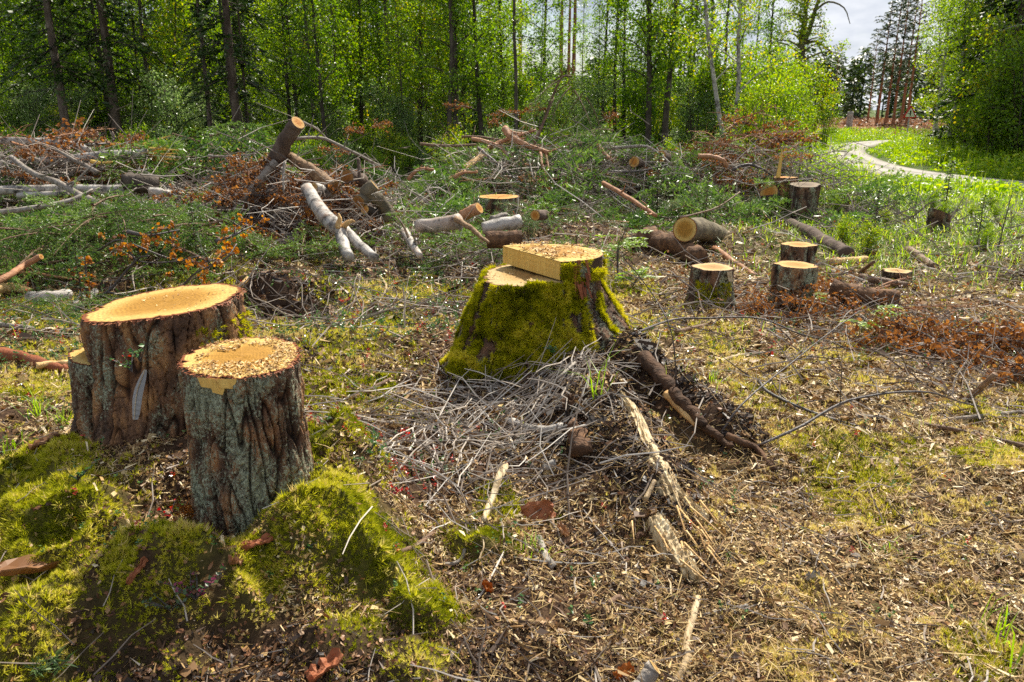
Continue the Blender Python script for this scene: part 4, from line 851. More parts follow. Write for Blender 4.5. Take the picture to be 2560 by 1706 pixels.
stick('log', 'log', 'crumbling grey-brown log under the dead leafy branch', [(2080, 742), (2150, 755), (2240, 765)], .09, .07, 'rotten', 10, lump=.2)
stick('branch', 'branch', 'straight reddish stick slanting towards the small mossy stump', [(1786, 627), (1840, 665), (1888, 697)], .04, .025, 'stick_pine', 8)
stick('branch', 'branch', 'stick leaning up from the ground beside the pale slab', [(2150, 685), (2185, 655, -.2)], .022, .015, 'stick_brown')
# left heap
D = 11.6
stick('birch_log', 'log', 'uppermost birch trunk on the left heap, bending down to the right', [(-80, 352, D), (90, 355, D), (170, 360, D-.1), (225, 377, D-.3)], .06, .045, 'birch_clean', 12)
e, P = stick('birch_log', 'log', 'snapped birch trunk with a fan of long pale splinters', [(-80, 418, D-.6), (130, 404, D-.5), (250, 391, D-.5), (372, 383, D-.4)], .07, .065, 'birch_clean', 14)
a = Acc(); g = np.random.default_rng(5)
for k in range(16):
    p0 = P[-1]-P[0]+np.array([-.25*g.random(), g.normal(0, .03), g.normal(0, .04)]); d = np.array([g.uniform(.25, .55), g.normal(0, .04), g.normal(.06, .09)])
    v_, f_ = tube([p0, p0+d*.6, p0+d], [.02, .014, .003], 4); a.add(v_, f_, g.random())
ob('splinters', a.mesh('splinters', M['split']), e)
stick('birch_log', 'log', 'lower birch trunk ending beneath the dark chunk', [(-60, 480, D-1.6), (160, 473, D-1.6), (335, 474, D-1.5)], .055, .06, 'birch_clean', 12)
stick('birch_log', 'log', 'thin birch pole just under the lower trunk', [(45, 490, D-1.8), (170, 483, D-1.8)], .035, .035, 'birch_clean', 9)
stick('log', 'log', 'short dark chunk of log on the lower birch trunk', [(322, 456, D-1.5), (355, 458, D-1.6), (392, 462, D-1.5)], .12, .11, 'bark_dark' if False else 'trunk_dark', 14, ([0, 1], RO), lump=.15)
stick('birch_bark', 'bark piece', 'curled white birch bark beside the dark chunk', [(375, 482, D-2), (400, 482, D-2), (425, 486, D-2)], .07, .04, 'birch', 8, lump=.2)
stick('branch', 'branch', 'long grey branch sloping across the left heap', [(28, 393, D-1.2), (80, 432, D-1.6), (140, 455, D-1.8), (205, 490, D-2), (290, 526, D-2.3)], .03, .045, 'stick_grey', 8, branch=5)
stick('branch', 'branch', 'crooked grey branch crossing over the snapped birch', [(140, 375, D-.9), (185, 400, D-1), (215, 415, D-1), (242, 432, D-1.1)], .02, .035, 'stick_grey', branch=4)
stick('branch', 'branch', 'grey branch bent along the green boughs under the left heap', [(-20, 533, D-3), (90, 520, D-3), (180, 500, D-2.8), (232, 475, D-2.6)], .03, .02, 'stick_grey', branch=3)
stick('branch', 'branch', 'upright twisted pale branch at the back of the left heap', [(245, 385, 12.2), (270, 365, 12.2), (285, 345, 12.2), (280, 330, 12.2)], .03, .015, 'stick_grey', branch=4)
stick('splinter', 'splinter', 'flat orange splinter below the snapped birch', [(228, 404, D-.9), (255, 408, D-.9), (280, 405, D-.9)], .03, .012, 'split', 5)
stick('birch_log', 'log', 'short birch log with torn orange end left of the broad stump', [(78, 752), (130, 752), (176, 748)], .05, .055, 'birch_clean', 14, (1, RO), lump=.12)
stick('birch_log', 'log', 'knotty white birch piece right of the torn birch log', [(195, 780), (200, 764), (225, 752), (240, 735)], .045, .025, 'birch_clean', 10, lump=.25, branch=2)
stick('branch', 'branch', 'dark forked twig rising from the knotty birch piece', [(222, 752), (270, 730, -.06), (340, 652, -.35), (372, 640, -.4)], .016, .006, 'stick_dark', 6, branch=6)
stick('branch', 'branch', 'dark twig reaching right from the knotty birch piece', [(268, 731, -.05), (310, 738, -.06), (360, 742, -.05)], .012, .006, 'stick_dark', 6, branch=2)
stick('branch', 'branch', 'orange pine branch poking in over the berry plants, far left', [(-40, 720, -.25), (20, 690, -.3), (60, 665, -.33), (103, 642, -.38)], .03, .024, 'stick_pine', 8, (1, RO))
stick('branch', 'branch', 'thin reddish branch under the orange pine branch', [(-20, 688, -.12), (60, 682, -.14), (130, 690, -.12), (180, 698, -.1)], .014, .008, 'stick_pine', branch=3)
stick('wood_slab', 'wood piece', 'torn orange-brown slab left of the torn birch log', [(-20, 735), (30, 730), (76, 738)], .06, .03, 'bare_tan', 7, lump=.2)
stick('branch', 'branch', 'smooth grey stick at the left picture edge behind the broad stump', [(-20, 812), (40, 822), (82, 828)], .022, .02, 'stick_grey')
stick('wood_slab', 'wood piece', 'long red-brown split slab beside the low ledge', [(-20, 895), (60, 905), (120, 925), (166, 935)], .05, .03, 'bark_flake', 7, lump=.25)
stick('wood_slab', 'wood piece', 'pale fibrous slab lying on the red-brown split slab', [(90, 915, -.05), (130, 910, -.05), (172, 908, -.05)], .022, .018, 'bare_tan', 6)
# arching twigs with withered leaf clumps over the dark spruce mound
for L, lb in (([(225, 640, -.1), (300, 600, -.45), (345, 652, -.35), (430, 655, -.3), (500, 640, -.35)], 'thin arching twig over the dark spruce mound'),
              ([(330, 610, -.4), (420, 645, -.25), (520, 655, -.25), (590, 620, -.4)], 'bowed twig bearing rusty leaf clumps on the dark mound'),
              ([(440, 745, -.05), (480, 690, -.25), (560, 650, -.45), (592, 610, -.5)], 'long twig slanting up right of the dark mound'),
              ([(320, 580, -.5), (370, 590, -.5), (450, 575, -.5)], 'short stout stick across the top of the dark mound'),
              ([(540, 605, -.3), (590, 585, -.3), (632, 565, -.35)], 'grey pole end beside the rusty heap base'),
              ([(218, 760, -.02), (215, 690, -.25), (212, 640, -.42)], 'slender upright twig left of the broad stump')):
    e, P = stick('branch', 'branch', lb, L, .010 if 'stout' not in lb and 'pole' not in lb else .022, .005, 'stick_dark', 6, branch=7)
    a = Acc(); g = np.random.default_rng(len(lb))
    for k in range(9):
        p0 = P[g.integers(2, len(P))]-P[0]+g.normal(0, .06, 3); n_ = 9; L_ = g.uniform(.03, .055, n_)
        scat(a, *CURL, p0+g.normal(0, .02, (n_, 3)), unit(g.normal(size=(n_, 3))+[0, 0, -1]), unit(g.normal(size=(n_, 3))), np.stack([L_, L_*.8, L_], 1), g.random(n_))
    ob('withered_leaves', a.mesh('withered_leaves', M['leaf_orange']), e)
# sticks before the mossy stump
SG = 'stick_grey'
for L, r0, r1, mt, lb in (
 ([(1130, 885), (1178, 907), (1229, 923), (1260, 955), (1289, 1000)], .013, .010, SG, 'long bent grey stick at the left foot of the mossy stump'),
 ([(1200, 908), (1219, 949), (1228, 975), (1248, 990)], .016, .008, SG, 'stout forked grey stick below the mossy stump'),
 ([(1238, 880), (1232, 910), (1224, 945)], .011, .010, SG, 'short grey stick crossing the forked one'),
 ([(1331, 960), (1390, 958), (1452, 950)], .014, .012, SG, 'birch-barked stick with red broken end by the sawdust'),
 ([(1438, 907, -.05), (1390, 950, -.04), (1327, 1006), (1281, 1041)], .008, .006, SG, 'thin straight stick pointing up at the mossy stump'),
 ([(1216, 767, -.30), (1206, 815, -.2), (1195, 840, -.12), (1178, 870)], .013, .010, 'stick_brown', 'dead snag leaning against the mossy stump'),
 ([(1178, 907), (1132, 980), (1080, 1025), (1037, 1062)], .007, .005, 'twig', 'thin dark twig left of the stick heap'),
 ([(975, 953), (930, 975), (884, 1000)], .014, .011, 'stick_brown', 'brown stick between grey stump and stick heap'),
 ([(991, 984), (1052, 992), (1085, 1000), (1113, 1013)], .012, .010, SG, 'pale stick with orange broken tip amid the twigs'),
 ([(1163, 1058), (1220, 1095), (1274, 1135), (1358, 1184)], .009, .007, SG, 'slim grey stick sloping right under the twig heap'),
 ([(1124, 1030), (1131, 1055), (1133, 1082)], .012, .010, SG, 'stubby upright grey stick in the twig heap'),
 ([(1270, 1058), (1327, 1078), (1370, 1082), (1408, 1075)], .021, .022, 'birch_clean', 'curved white birch stick lying against the sawdust mound'),
 ([(1262, 1171), (1248, 1205), (1228, 1255), (1209, 1310)], .021, .012, 'peeled', 'gnarled grey-white root piece in the middle'),
 ([(1347, 1351), (1366, 1401), (1385, 1425)], .015, .016, SG, 'grey stick with peeling end below the red bark piece'),
 ([(1086, 1336), (1045, 1365), (1002, 1385)], .011, .009, 'stick_brown', 'dark stick resting at the edge of the bright moss'),
 ([(1110, 1415), (1150, 1405), (1162, 1375)], .008, .007, SG, 'short bent grey stick near the bright moss'),
 ([(757, 927), (810, 945), (866, 970)], .010, .008, SG, 'grey stick behind the right edge of the grey stump'),
 ([(1745, 1500), (1728, 1560), (1715, 1615), (1722, 1640)], .012, .011, 'peeled', 'pale peeled stick at the bottom, upper piece'),
 ([(1722, 1648), (1705, 1680), (1680, 1720)], .013, .011, 'peeled', 'pale peeled stick at the bottom, lower piece'),
 ([(1760, 1540), (1815, 1528), (1870, 1515)], .006, .006, SG, 'thin grey stick lying right of the peeled stick'),
 ([(1560, 1512), (1545, 1500), (1520, 1516)], .012, .010, 'stick_brown', 'stub of brown wood above the bottom edge'),
 ([(1777, 915), (1842, 895), (1906, 888)], .016, .013, 'peeled', 'pale smooth stick on the moss right of the mossy stump'),
 ([(1690, 835), (1770, 815), (1837, 800)], .018, .013, 'stick_brown', 'brown branch lying behind the arched dark twig'),
 ([(2413, 1007), (2450, 972, -.12), (2488, 936, -.22)], .018, .016, 'stick_brown', 'brown stake poking up from the straw at the right'),
 ([(2144, 1044), (2210, 1048), (2290, 1050)], .013, .010, SG, 'short grey stick lying in the straw'),
 ([(2345, 1055), (2450, 1045), (2600, 1028)], .013, .012, SG, 'grey pole entering from the right edge'),
 ([(2202, 1053), (2330, 1068), (2430, 1087), (2600, 1130)], .012, .012, 'stick_brown', 'brown pole entering low from the right edge'),
 ([(2150, 828), (2210, 838), (2290, 848)], .020, .014, 'peeled', 'bleached root beside the green rowan shoot'),
 ([(1818, 1089, -.1), (1860, 1108, -.08), (1889, 1126), (1934, 1180)], .017, .014, 'rotten', 'dark forked root at the foot of the ridge'),
 ([(2150, 790), (2185, 820), (2215, 845)], .012, .01, SG, 'grey stick end under the rowan leaves'),
 ([(2050, 1350), (2110, 1345), (2180, 1330), (2215, 1318)], .007, .005, 'stick_brown', 'thin curved brown twig in the lower right straw'),
 ([(2015, 1360), (2040, 1368), (2058, 1375)], .008, .007, 'peeled', 'small pale stick above the white scrap'),
 ([(1270, 1360), (1200, 1490, -.01), (1150, 1510)], .004, .003, 'twig', 'fine dark twig curving to the orange bark curl'),
): stick('stick', 'stick', lb, L, r0, r1, mt, 8, branch=2 if 'twig' in lb or 'thin' in lb else 0)
for L, r0, lb in (([(1801, 1085), (1862, 1004, -.1), (1978, 908, -.22), (2070, 835, -.3), (2150, 776, -.36)], .0055, 'long thin shoot rising diagonally from the ridge foot'),
                  ([(1889, 1120), (1998, 1068, -.08), (2100, 1010, -.16), (2202, 985, -.2), (2321, 981, -.18), (2400, 1005, -.1), (2500, 1030)], .0075, 'long arched dark branch over the straw'),
                  ([(1896, 953, -.04), (1930, 987, -.04), (2059, 1041, -.02), (2170, 1075), (2253, 1094)], .010, 'long straight branch lying under the arched one'),
                  ([(1580, 836, -.05), (1680, 800, -.14), (1760, 796, -.17), (1896, 796, -.18), (1998, 834, -.12), (2086, 858, -.05), (2130, 885)], .008, 'dark whip-like branch stretched right of the mossy stump'),
                  ([(1690, 1003 - 30), (1688, 900, -.2), (1672, 810, -.4), (1620, 720, -.6), (1555, 640, -.75)], .0045, 'slender bent sapling stem right of the mossy stump'),
                  ([(1610, 700, -.3), (1570, 685, -.32), (1540, 670, -.34)], .005, 'small side shoot beside the mossy stump')):
    stick('branch', 'branch', lb, L, r0, r0*.5, 'stick_dark', 6, branch=4)
# decayed trunk on the ridge
def bole(label, L, wid, thick, fray=0, seed=0, sunk=.3):                  # flattened, weathered half of a trunk lying in the soil
    Q = spl(np.array([G(*q) for q in L]), 40); u = np.linspace(0, 1, 40); h = H(Q[:, 0], Q[:, 1]); zl = np.interp(u, [0, .5, 1], [h[0], np.median(h[15:25]), h[-1]]); Q[:, 2] = zl+.6*np.maximum(0, h-zl)
    t = np.gradient(Q, axis=0); t[:, 2] *= .5; t = unit(t); sd = unit(np.cross(t, [0, 0, 1.0])); up = np.cross(sd, t); g = np.random.default_rng(seed)
    W = np.interp(u, np.linspace(0, 1, len(wid)), wid); nv = 15; v = np.linspace(-1, 1, nv); rows = []
    for k in range(nv):
        e = 1+.10*np.sin(9*u+seed)*abs(v[k])+.05*g.normal(size=40)*(abs(v[k]) > .8)
        rows.append(Q+sd*(W*v[k]*e)[:, None]+up*(thick*((1-v[k]**2)**.6-sunk)+.004*g.normal()+.003*g.normal(size=40))[:, None])
    V = np.stack(rows, 1)
    if fray:
        for k in range(nv): c_ = int(g.integers(0, 9)); V[39-c_:, k] = V[39-c_, k]+(V[39, k]-V[39-c_, k])*.15
    i_ = (np.arange(39)[:, None]*nv+np.arange(nv-1)[None]).ravel(); q = np.stack([i_, i_+1, i_+nv+1, i_+nv], 1); top = V.reshape(-1, 3); bot = top-np.repeat(up, nv, 0)*.03; n_ = len(top)
    rim = np.array([k for k in range(nv)]+[r*nv+nv-1 for r in range(1, 40)]+[39*nv+k for k in range(nv-2, -1, -1)]+[r*nv for r in range(38, 0, -1)]); rn = np.roll(rim, -1)
    a = Acc(); a.add(np.vstack([top, bot])-Q[0], [q, np.stack([rim, rn, rn+n_, rim+n_], 1)], .5)
    return tag(ob('decayed_log', a.mesh('decayed_log', M['slab'], False), loc=Q[0]), label, 'log')
bole('bleached barkless log lying down the crumbling ridge', [(1545, 985), (1585, 1050), (1630, 1130), (1670, 1205), (1705, 1292)], (.018, .040, .050, .048, .030), .035, 1, 1)
bole('bleached limb branching right off the barkless log', [(1668, 1200), (1705, 1245), (1745, 1280), (1785, 1310)], (.03, .026, .022, .010), .028, 1, 2)
bole('frayed lower end of the barkless log', [(1640, 1296), (1672, 1345), (1705, 1390), (1755, 1462)], (.045, .055, .052, .018), .035, 1, 3)
stick('decayed_log', 'log', 'dark decayed log with pale edge on the right of the ridge', [(1610, 900), (1660, 960), (1715, 1030), (1770, 1085), (1830, 1130)], .045, .015, 'rotten', 12, lump=.07, wob=.2, sink=.4)
stick('decayed_log', 'log', 'tan strip of bare wood along the right of the ridge', [(1668, 985, -.025), (1705, 1030, -.025), (1738, 1062, -.015)], .026, .012, 'bare_tan', 9)
stick('wood_stub', 'wood piece', 'upright rotten stub beside the curved white birch stick', [(1455, 1150), (1440, 1100), (1425, 1060, -.06)], .05, .03, 'rotten', 8, lump=.3)
stick('stick', 'stick', 'short pale stick lying on the bleached log', [(1613, 1250, -.05), (1625, 1225, -.06), (1636, 1203, -.07)], .011, .009, 'peeled', 8)
stick('stick', 'stick', 'round birch stick end near the gnarled root piece', [(1360, 1176), (1388, 1163)], .018, .018, 'birch', 10, (0, 'ring_dull'))
stick('stake', 'stick', 'dark cut stake poking in at the bottom edge', [(1590, 1740), (1612, 1700, -.04), (1636, 1668, -.08)], .021, .024, 'stick_grey', 12, (1, 'ring_dull'))
for k in range(30):                                                  # loose sticks of the heap
    g = np.random.default_rng(700+k); p = G(1200+g.normal(0, 120), 1010+g.normal(0, 75)); a_ = g.uniform(0, 3.14); L_ = g.uniform(.12, .36)
    q = np.array([p, p+[math.cos(a_)*L_*.5, math.sin(a_)*L_*.5, 0], p+[math.cos(a_+.2)*L_, math.sin(a_+.2)*L_, 0]]); q = spl(q, 6); q[:, 2] = restz(q, .008)+.004+np.linspace(0, 1, 6)*g.uniform(0, .06)
    stick('stick', 'stick', 'grey dead stick in the criss-cross heap before the mossy stump', None, g.uniform(.004, .009), .003, ('stick_grey', 'stick_grey', 'stick_brown')[k % 3], 6, pts3=q, group='sticks heaped before the mossy stump', branch=1)
for k in range(26):                                                  # loose sticks over the straw
    g = np.random.default_rng(800+k); p = G(g.uniform(1350, 2540), g.uniform(1150, 1680)) if k % 2 else G(g.uniform(700, 1400), g.uniform(1150, 1680)); a_ = g.uniform(0, 3.14); L_ = g.uniform(.06, .22)
    q = np.array([p, p+[math.cos(a_)*L_*.5, math.sin(a_)*L_*.5, 0], p+[math.cos(a_+.3)*L_, math.sin(a_+.3)*L_, 0]]); q = spl(q, 6); q[:, 2] = restz(q, .005)+.002
    stick('stick', 'stick', 'small dead stick strewn over the near ground', None, g.uniform(.0025, .005), .002, ('stick_grey', 'peeled', 'stick_brown')[k % 3], 6, pts3=q, group='small sticks strewn over the near ground')
for k in range(22):                                                  # splinters at the frayed end
    g = np.random.default_rng(900+k); p = G(1700+g.normal(0, 55), 1345+g.normal(0, 50)); d = np.array([g.normal(.25, .3), -1, g.normal(0, .1)])*g.uniform(.06, .16)
    q = np.array([p, p+d]); q[:, 2] = H(q[:, 0], q[:, 1])+np.array([.02, .012])+g.random()*.03
    stick('splinter', 'splinter', 'pale wood splinter lying round the frayed end of the barkless log', None, .004, .002, 'bare_tan', 5, pts3=q, m=4, group='splinters round the frayed log')

# bark pieces and other small things
def plate(name, cat, label, px, py, L, Wd, mt, yaw=0, pitch=.2, curl=.3, lift=.02, seed=0, roll=0.0, thick=.006):
    g = np.random.default_rng(seed+5); nu, nv = 9, 6; u = np.linspace(-.5, .5, nu); v = np.linspace(-.5, .5, nv); U, Vv = np.meshgrid(u, v, indexing='ij')
    edge = 1-.35*np.abs(U*2)**3+g.normal(0, .07, U.shape); X_ = U*L*(1+g.normal(0, .04, U.shape)); Y_ = Vv*Wd*edge; Z_ = curl*Wd*(Vv*2)**2*.5+.006*g.normal(size=U.shape)
    T_ = np.stack([X_, Y_, Z_], -1).reshape(-1, 3); B_ = T_-[0, 0, thick]; n_ = nu*nv
    i = (np.arange(nu-1)[:, None]*nv+np.arange(nv-1)[None]).ravel(); q = np.stack([i, i+nv, i+nv+1, i+1], 1)
    rim = [k for k in range(nv)]+[k*nv+nv-1 for k in range(1, nu)]+[(nu-1)*nv+k for k in range(nv-2, -1, -1)]+[k*nv for k in range(nu-2, 0, -1)]
    rim = np.array(rim); rn = np.roll(rim, -1)
    a = Acc(); a.add(np.vstack([T_, B_]), [q, q[:, ::-1]+n_, np.stack([rn, rim, rim+n_, rn+n_], 1)], .4+.3*g.random())
    p = G(px, py); return tag(ob(name, a.mesh(name, M[mt], False), loc=(p[0], p[1], p[2]+lift), rot=(roll, pitch, yaw)), label, cat)
BP = 'bark piece'
plate('bark_piece', BP, 'large smooth red-brown sheet of bark standing in the litter', 1345, 1300, .135, .085, 'bark_flake', 0.0, -.15, .25, .035, 1, roll=1.0)
plate('bark_piece', BP, 'long grey-brown curved bark strip at the left mound foot', 115, 1435, .28, .085, 'leaf_dead', .9, .25, .6, .03, 2)
plate('bark_piece', BP, 'thin red bark sliver on the mound moss', 345, 1440, .09, .014, 'bark_flake', 1.25, -.35, .2, .02, 3)
plate('bark_piece', BP, 'red bark slab under the front of the grey stump', 640, 1372, .11, .03, 'bark_flake', .5, -.1, .4, .02, 4)
plate('bark_piece', BP, 'brown bark flake beside the red slab', 590, 1415, .045, .035, 'leaf_dead', .5, .3, .5, .02, 5)
plate('bark_piece', BP, 'reddish bark sheet at the bottom edge, left of centre', 815, 1690, .11, .055, 'bark_flake', .6, -.3, .4, .03, 6)
plate('bark_piece', BP, 'glowing orange bark curl lying centre bottom', 1218, 1478, .05, .028, 'needle_rust', -.9, .2, 1.0, .015, 7)
plate('bark_piece', BP, 'dark brown bark lump on the sawdust mound', 1430, 1010, .10, .06, 'rotten', .5, -.2, .5, .02, 8, thick=.02)
plate('bark_piece', BP, 'orange torn wood at the bottom beside the cut stake', 1560, 1698, .06, .03, 'needle_rust', .4, -.3, .8, .02, 9)
plate('bark_piece', BP, 'brown bark scrap beside the red bark sheet', 1408, 1335, .07, .03, 'leaf_dead', -1.1, .2, .5, .015, 10)
plate('bark_piece', BP, 'black bark scrap by the frayed log end', 1610, 1340, .09, .035, 'rotten', .8, -.2, .5, .02, 11)
plate('bark_piece', BP, 'red scrap of bark below the mossy ridge', 2125, 765, .10, .05, 'bark_flake', .1, -.2, .5, .02, 12)
plate('bark_piece', BP, 'loose brown plate of bark between the two pine stumps', 400, 1060, .17, .06, 'leaf_dead', .9, -.6, .3, .05, 13)
plate('bark_piece', BP, 'orange-brown bark plate at the left foot of the broad stump', 115, 1120, .12, .04, 'leaf_dead', .7, -.25, .5, .03, 14)
plate('white_scrap', 'scrap', 'crumpled white scrap lying in the straw', 2032, 1449, .05, .022, 'paper' if 'paper' in M else 'birch_clean', .1, 0, .7, .015, 15, thick=.012)
plate('white_scrap', 'scrap', 'flat pale chip of wood near the bottom edge', 1510, 1630, .035, .025, 'peeled', .3, -.2, .5, .012, 16)
plate('wood_slab', 'wood piece', 'tan board-like split piece on the green brush', 1165, 470, .75, .16, 'bare_tan', .7, -.5, .2, .3, 17, thick=.03)
# dark stones in the trodden straw
for px, py, s, lb in ((2140, 1395, .018, 'small pale pebble in the trodden straw'), (2000, 1180, .02, 'grey pebble beside the dark forked root')):
    bm = bpy.data.meshes.new('pebble'); g = np.random.default_rng(px); p = G(px, py)
    import bmesh; b_ = bmesh.new(); bmesh.ops.create_icosphere(b_, subdivisions=2, radius=s)
    for v in b_.verts: v.co *= 1+.15*mnoise.noise(v.co*60); v.co.z *= .6
    b_.to_mesh(bm); b_.free(); bm.materials.append(M['stick_grey']); tag(ob('pebble', bm, loc=(p[0], p[1], p[2]+s*.4)), lb, 'stone')
# feather
e = None; p = at(345, 985, 2.78); top = at(362, 925, 2.82); bot = at(336, 1050, 2.74)
ax = spl([bot, p+[-.004, 0, 0], top], 40); sv = unit(np.cross(ax[-1]-ax[0], [0, 1, 0])); a = Acc()
wid = .0175*np.sin(np.pi*np.clip(np.linspace(.12, .97, 40), 0, 1))**.6
strip = [ax+sv*wid[:, None]*k+np.array([0, .004, 0])*abs(k) for k in (-1.15, -.6, 0, .5, .8)]
VV = np.concatenate(strip); nn = 40
Fq = [np.stack([k*nn+np.arange(nn-1), k*nn+np.arange(1, nn), (k+1)*nn+np.arange(1, nn), (k+1)*nn+np.arange(nn-1)], 1) for k in range(4)]
a.add(VV-bot, [np.concatenate(Fq)], np.tile(np.linspace(0, 1, nn), 5))
m, nt, nd, ln = _nt('barred_feather'); t_ = A_('tint')
sn = _math(nd, ln, 'SINE', _math(nd, ln, 'MULTIPLY', t_, 62.0)); rr = _ramp(nd, [(0, (.12, .11, .095)), (.35, (.25, .245, .235)), (1, (.33, .33, .325))])
ln.new(_math(nd, ln, 'ADD', _math(nd, ln, 'MULTIPLY', sn, _math(nd, ln, 'MULTIPLY', _math(nd, ln, 'SUBTRACT', .62, t_), .55)), .5), rr.inputs[0])
pp = nd.new('ShaderNodeBsdfPrincipled'); pp.inputs['Roughness'].default_value = .6; ln.new(rr.outputs[0], pp.inputs['Base Color']); oo = nd.new('ShaderNodeOutputMaterial'); ln.new(pp.outputs[0], oo.inputs[0])
e = tag(ob('feather', a.mesh('feather', m, True), loc=bot), 'grey barred bird feather standing between the two pine stumps', 'feather')
v_, f_ = tube(ax-bot+[0, -.002, 0], np.linspace(.0012, .0018, 40), 5); a = Acc(); a.add(v_, f_, .9); ob('quill', a.mesh('quill', M['peeled']), e)

# small plants
def plant(name, cat, label, p, hgt, nst, nl, ll, mt, spread=.4, seed=0, tint=(0, 1), droop=0.0, stem='stick_dark', pinn=False, lw=1.05):
    g = np.random.default_rng(seed+50); st = Acc(); lf = Acc(); p = np.array(p, float)
    for k in range(nst):
        az = g.uniform(0, 6.283); d = np.array([math.cos(az)*spread, math.sin(az)*spread, 1])*hgt*g.uniform(.6, 1.1); q = spl([np.zeros(3), d*.5+g.normal(0, .05, 3)*hgt, d+np.array([d[0], d[1], -droop*hgt])*.3], 7)
        v_, f_ = tube(q, np.linspace(.0022, .001, 7)*(1+3*hgt), 4, False); st.add(v_, f_, .4)
        n_ = max(4, int(nl*g.uniform(.7, 1.3)))
        if pinn:
            for h in range(3):
                i = 3+h; a0 = g.uniform(0, 6.28); ax_ = np.array([math.cos(a0), math.sin(a0), .25])*ll*3.4; s_v = np.array([-math.sin(a0), math.cos(a0), .1])
                tt = np.linspace(.2, 1, 7); c_ = q[i]+ax_*tt[:, None]-np.array([0, 0, .5])*ll*tt[:, None]**2
                v_, f_ = tube(np.vstack([q[i][None], c_]), .0012, 4, False); st.add(v_, f_, .5)
                for sg_ in (-1, 1): L_ = ll*(1-.4*np.abs(tt-.5)); scat(lf, *LEAF, c_, unit(s_v*sg_+ax_/np.linalg.norm(ax_)*.5+g.normal(0, .1, (7, 3))), unit(np.array([0, 0, 1])+g.normal(0, .25, (7, 3))), np.stack([L_, L_*.75, L_], 1), g.uniform(*tint, 7))
        else:
            i = g.uniform(.3, 1, n_)*6; P = q[np.clip(i.astype(int), 0, 5)]*(1-(i % 1))[:, None]+q[np.clip(i.astype(int)+1, 0, 6)]*(i % 1)[:, None]
            f = rdir(n_, -.2, .7); L_ = ll*g.uniform(.7, 1.2, n_); scat(lf, *LEAF, P, f, rdir(n_, .2, 1), np.stack([L_, L_*lw, L_], 1), g.uniform(*tint, n_))
    e = tag(ob(name, st.mesh(name, M[stem]), loc=p), label, cat); ob('leaves', lf.mesh('leaves', M[mt]), e); return e
SEED = 'seedling'
plant('berry_shoot', SEED, 'green oval-leaved shoot between the broad and grey stumps', at(352, 905, 2.9), .10, 3, 7, .022, 'berry', .35, 1, (.45, .72))
plant('berry_shoot', SEED, 'leafy berry shoot hanging over the feather', at(330, 930, 2.86), .07, 5, 8, .017, 'berry', .8, 2, (.3, .95))
plant('berry_shoot', SEED, 'small green shoot in the left corner mound litter', G(195, 1200), .05, 6, 9, .013, 'berry', .8, 3, (.2, .6))
plant('red_shoot', SEED, 'crimson-leaved sprig between grey stump and twig heap', G(1005, 1110), .07, 5, 8, .020, 'red_leaf', .8, 4)
plant('red_shoot', SEED, 'crimson sprig low down right of the bright moss', G(985, 1240), .05, 4, 6, .020, 'red_leaf', .9, 5)
plant('red_shoot', SEED, 'tiny crimson sprig at the left foot of the grey stump', G(420, 1300), .06, 3, 6, .013, 'red_leaf', .6, 6)
plant('red_shoot', SEED, 'red-leaved sprig on the moss behind the grey stump', G(860, 760), .06, 7, 9, .02, 'red_leaf', 1.2, 7)
plant('berry_shoot', SEED, 'purple and green round-leaved sprig on the front moss', G(490, 1500), .09, 9, 10, .017, 'purple_leaf', .8, 8)
plant('berry_shoot', SEED, 'greenish round-leaved sprig left of the purple one', G(430, 1530), .06, 6, 9, .015, 'purple_leaf', .9, 9, (0, .5))
plant('berry_shoot', SEED, 'glossy green sprig on the bright moss slope', G(768, 1375), .025, 3, 6, .016, 'berry', 1.0, 10, (.3, .6))
plant('berry_shoot', SEED, 'glossy green sprig at the bottom, middle of the straw', G(1478, 1575), .05, 2, 9, .016, 'berry', .4, 11, (.3, .6))
plant('berry_shoot', SEED, 'green sprig growing out of the stump moss', at(1385, 885, 4.25), .06, 4, 8, .022, 'berry', .9, 12, (.3, .6))
plant('berry_shoot', SEED, 'cluster of glossy green sprigs beside the crimson one', G(930, 1135), .05, 9, 9, .018, 'berry', 1.3, 13, (.3, .7))
plant('rowan_seedling', SEED, 'pale green rowan seedling behind the mossy stump top', G(1545, 700), .62, 3, 8, .075, 'leaf_rowan', .12, 14, (.2, .7), pinn=True)
plant('rowan_seedling', SEED, 'rowan seedling with yellow-green leaves in the straw', G(2150, 855), .26, 3, 8, .055, 'leaf_rowan', .3, 15, (.1, .9), pinn=True)
plant('rowan_seedling', SEED, 'small rowan seedling right of the mossy stump', G(1580, 720), .2, 4, 8, .05, 'leaf_rowan', .5, 16, (.1, .5), pinn=True)
plant('rowan_seedling', SEED, 'yellowing rowan leaves beside the orange-topped stump', G(2010, 775), .16, 3, 8, .045, 'leaf_rowan', .3, 17, (.5, 1), pinn=True)
plant('pine_seedling', SEED, 'tuft of rusty pine needles at the foot of the grey stump', G(490, 1292), .04, 5, 26, .045, 'needle_rust', .9, 18, lw=.09)
plant('pine_seedling', SEED, 'green pine needle tuft in the bottom left corner', G(130, 1685), .04, 4, 26, .05, 'pine_cut', .9, 19, lw=.09)
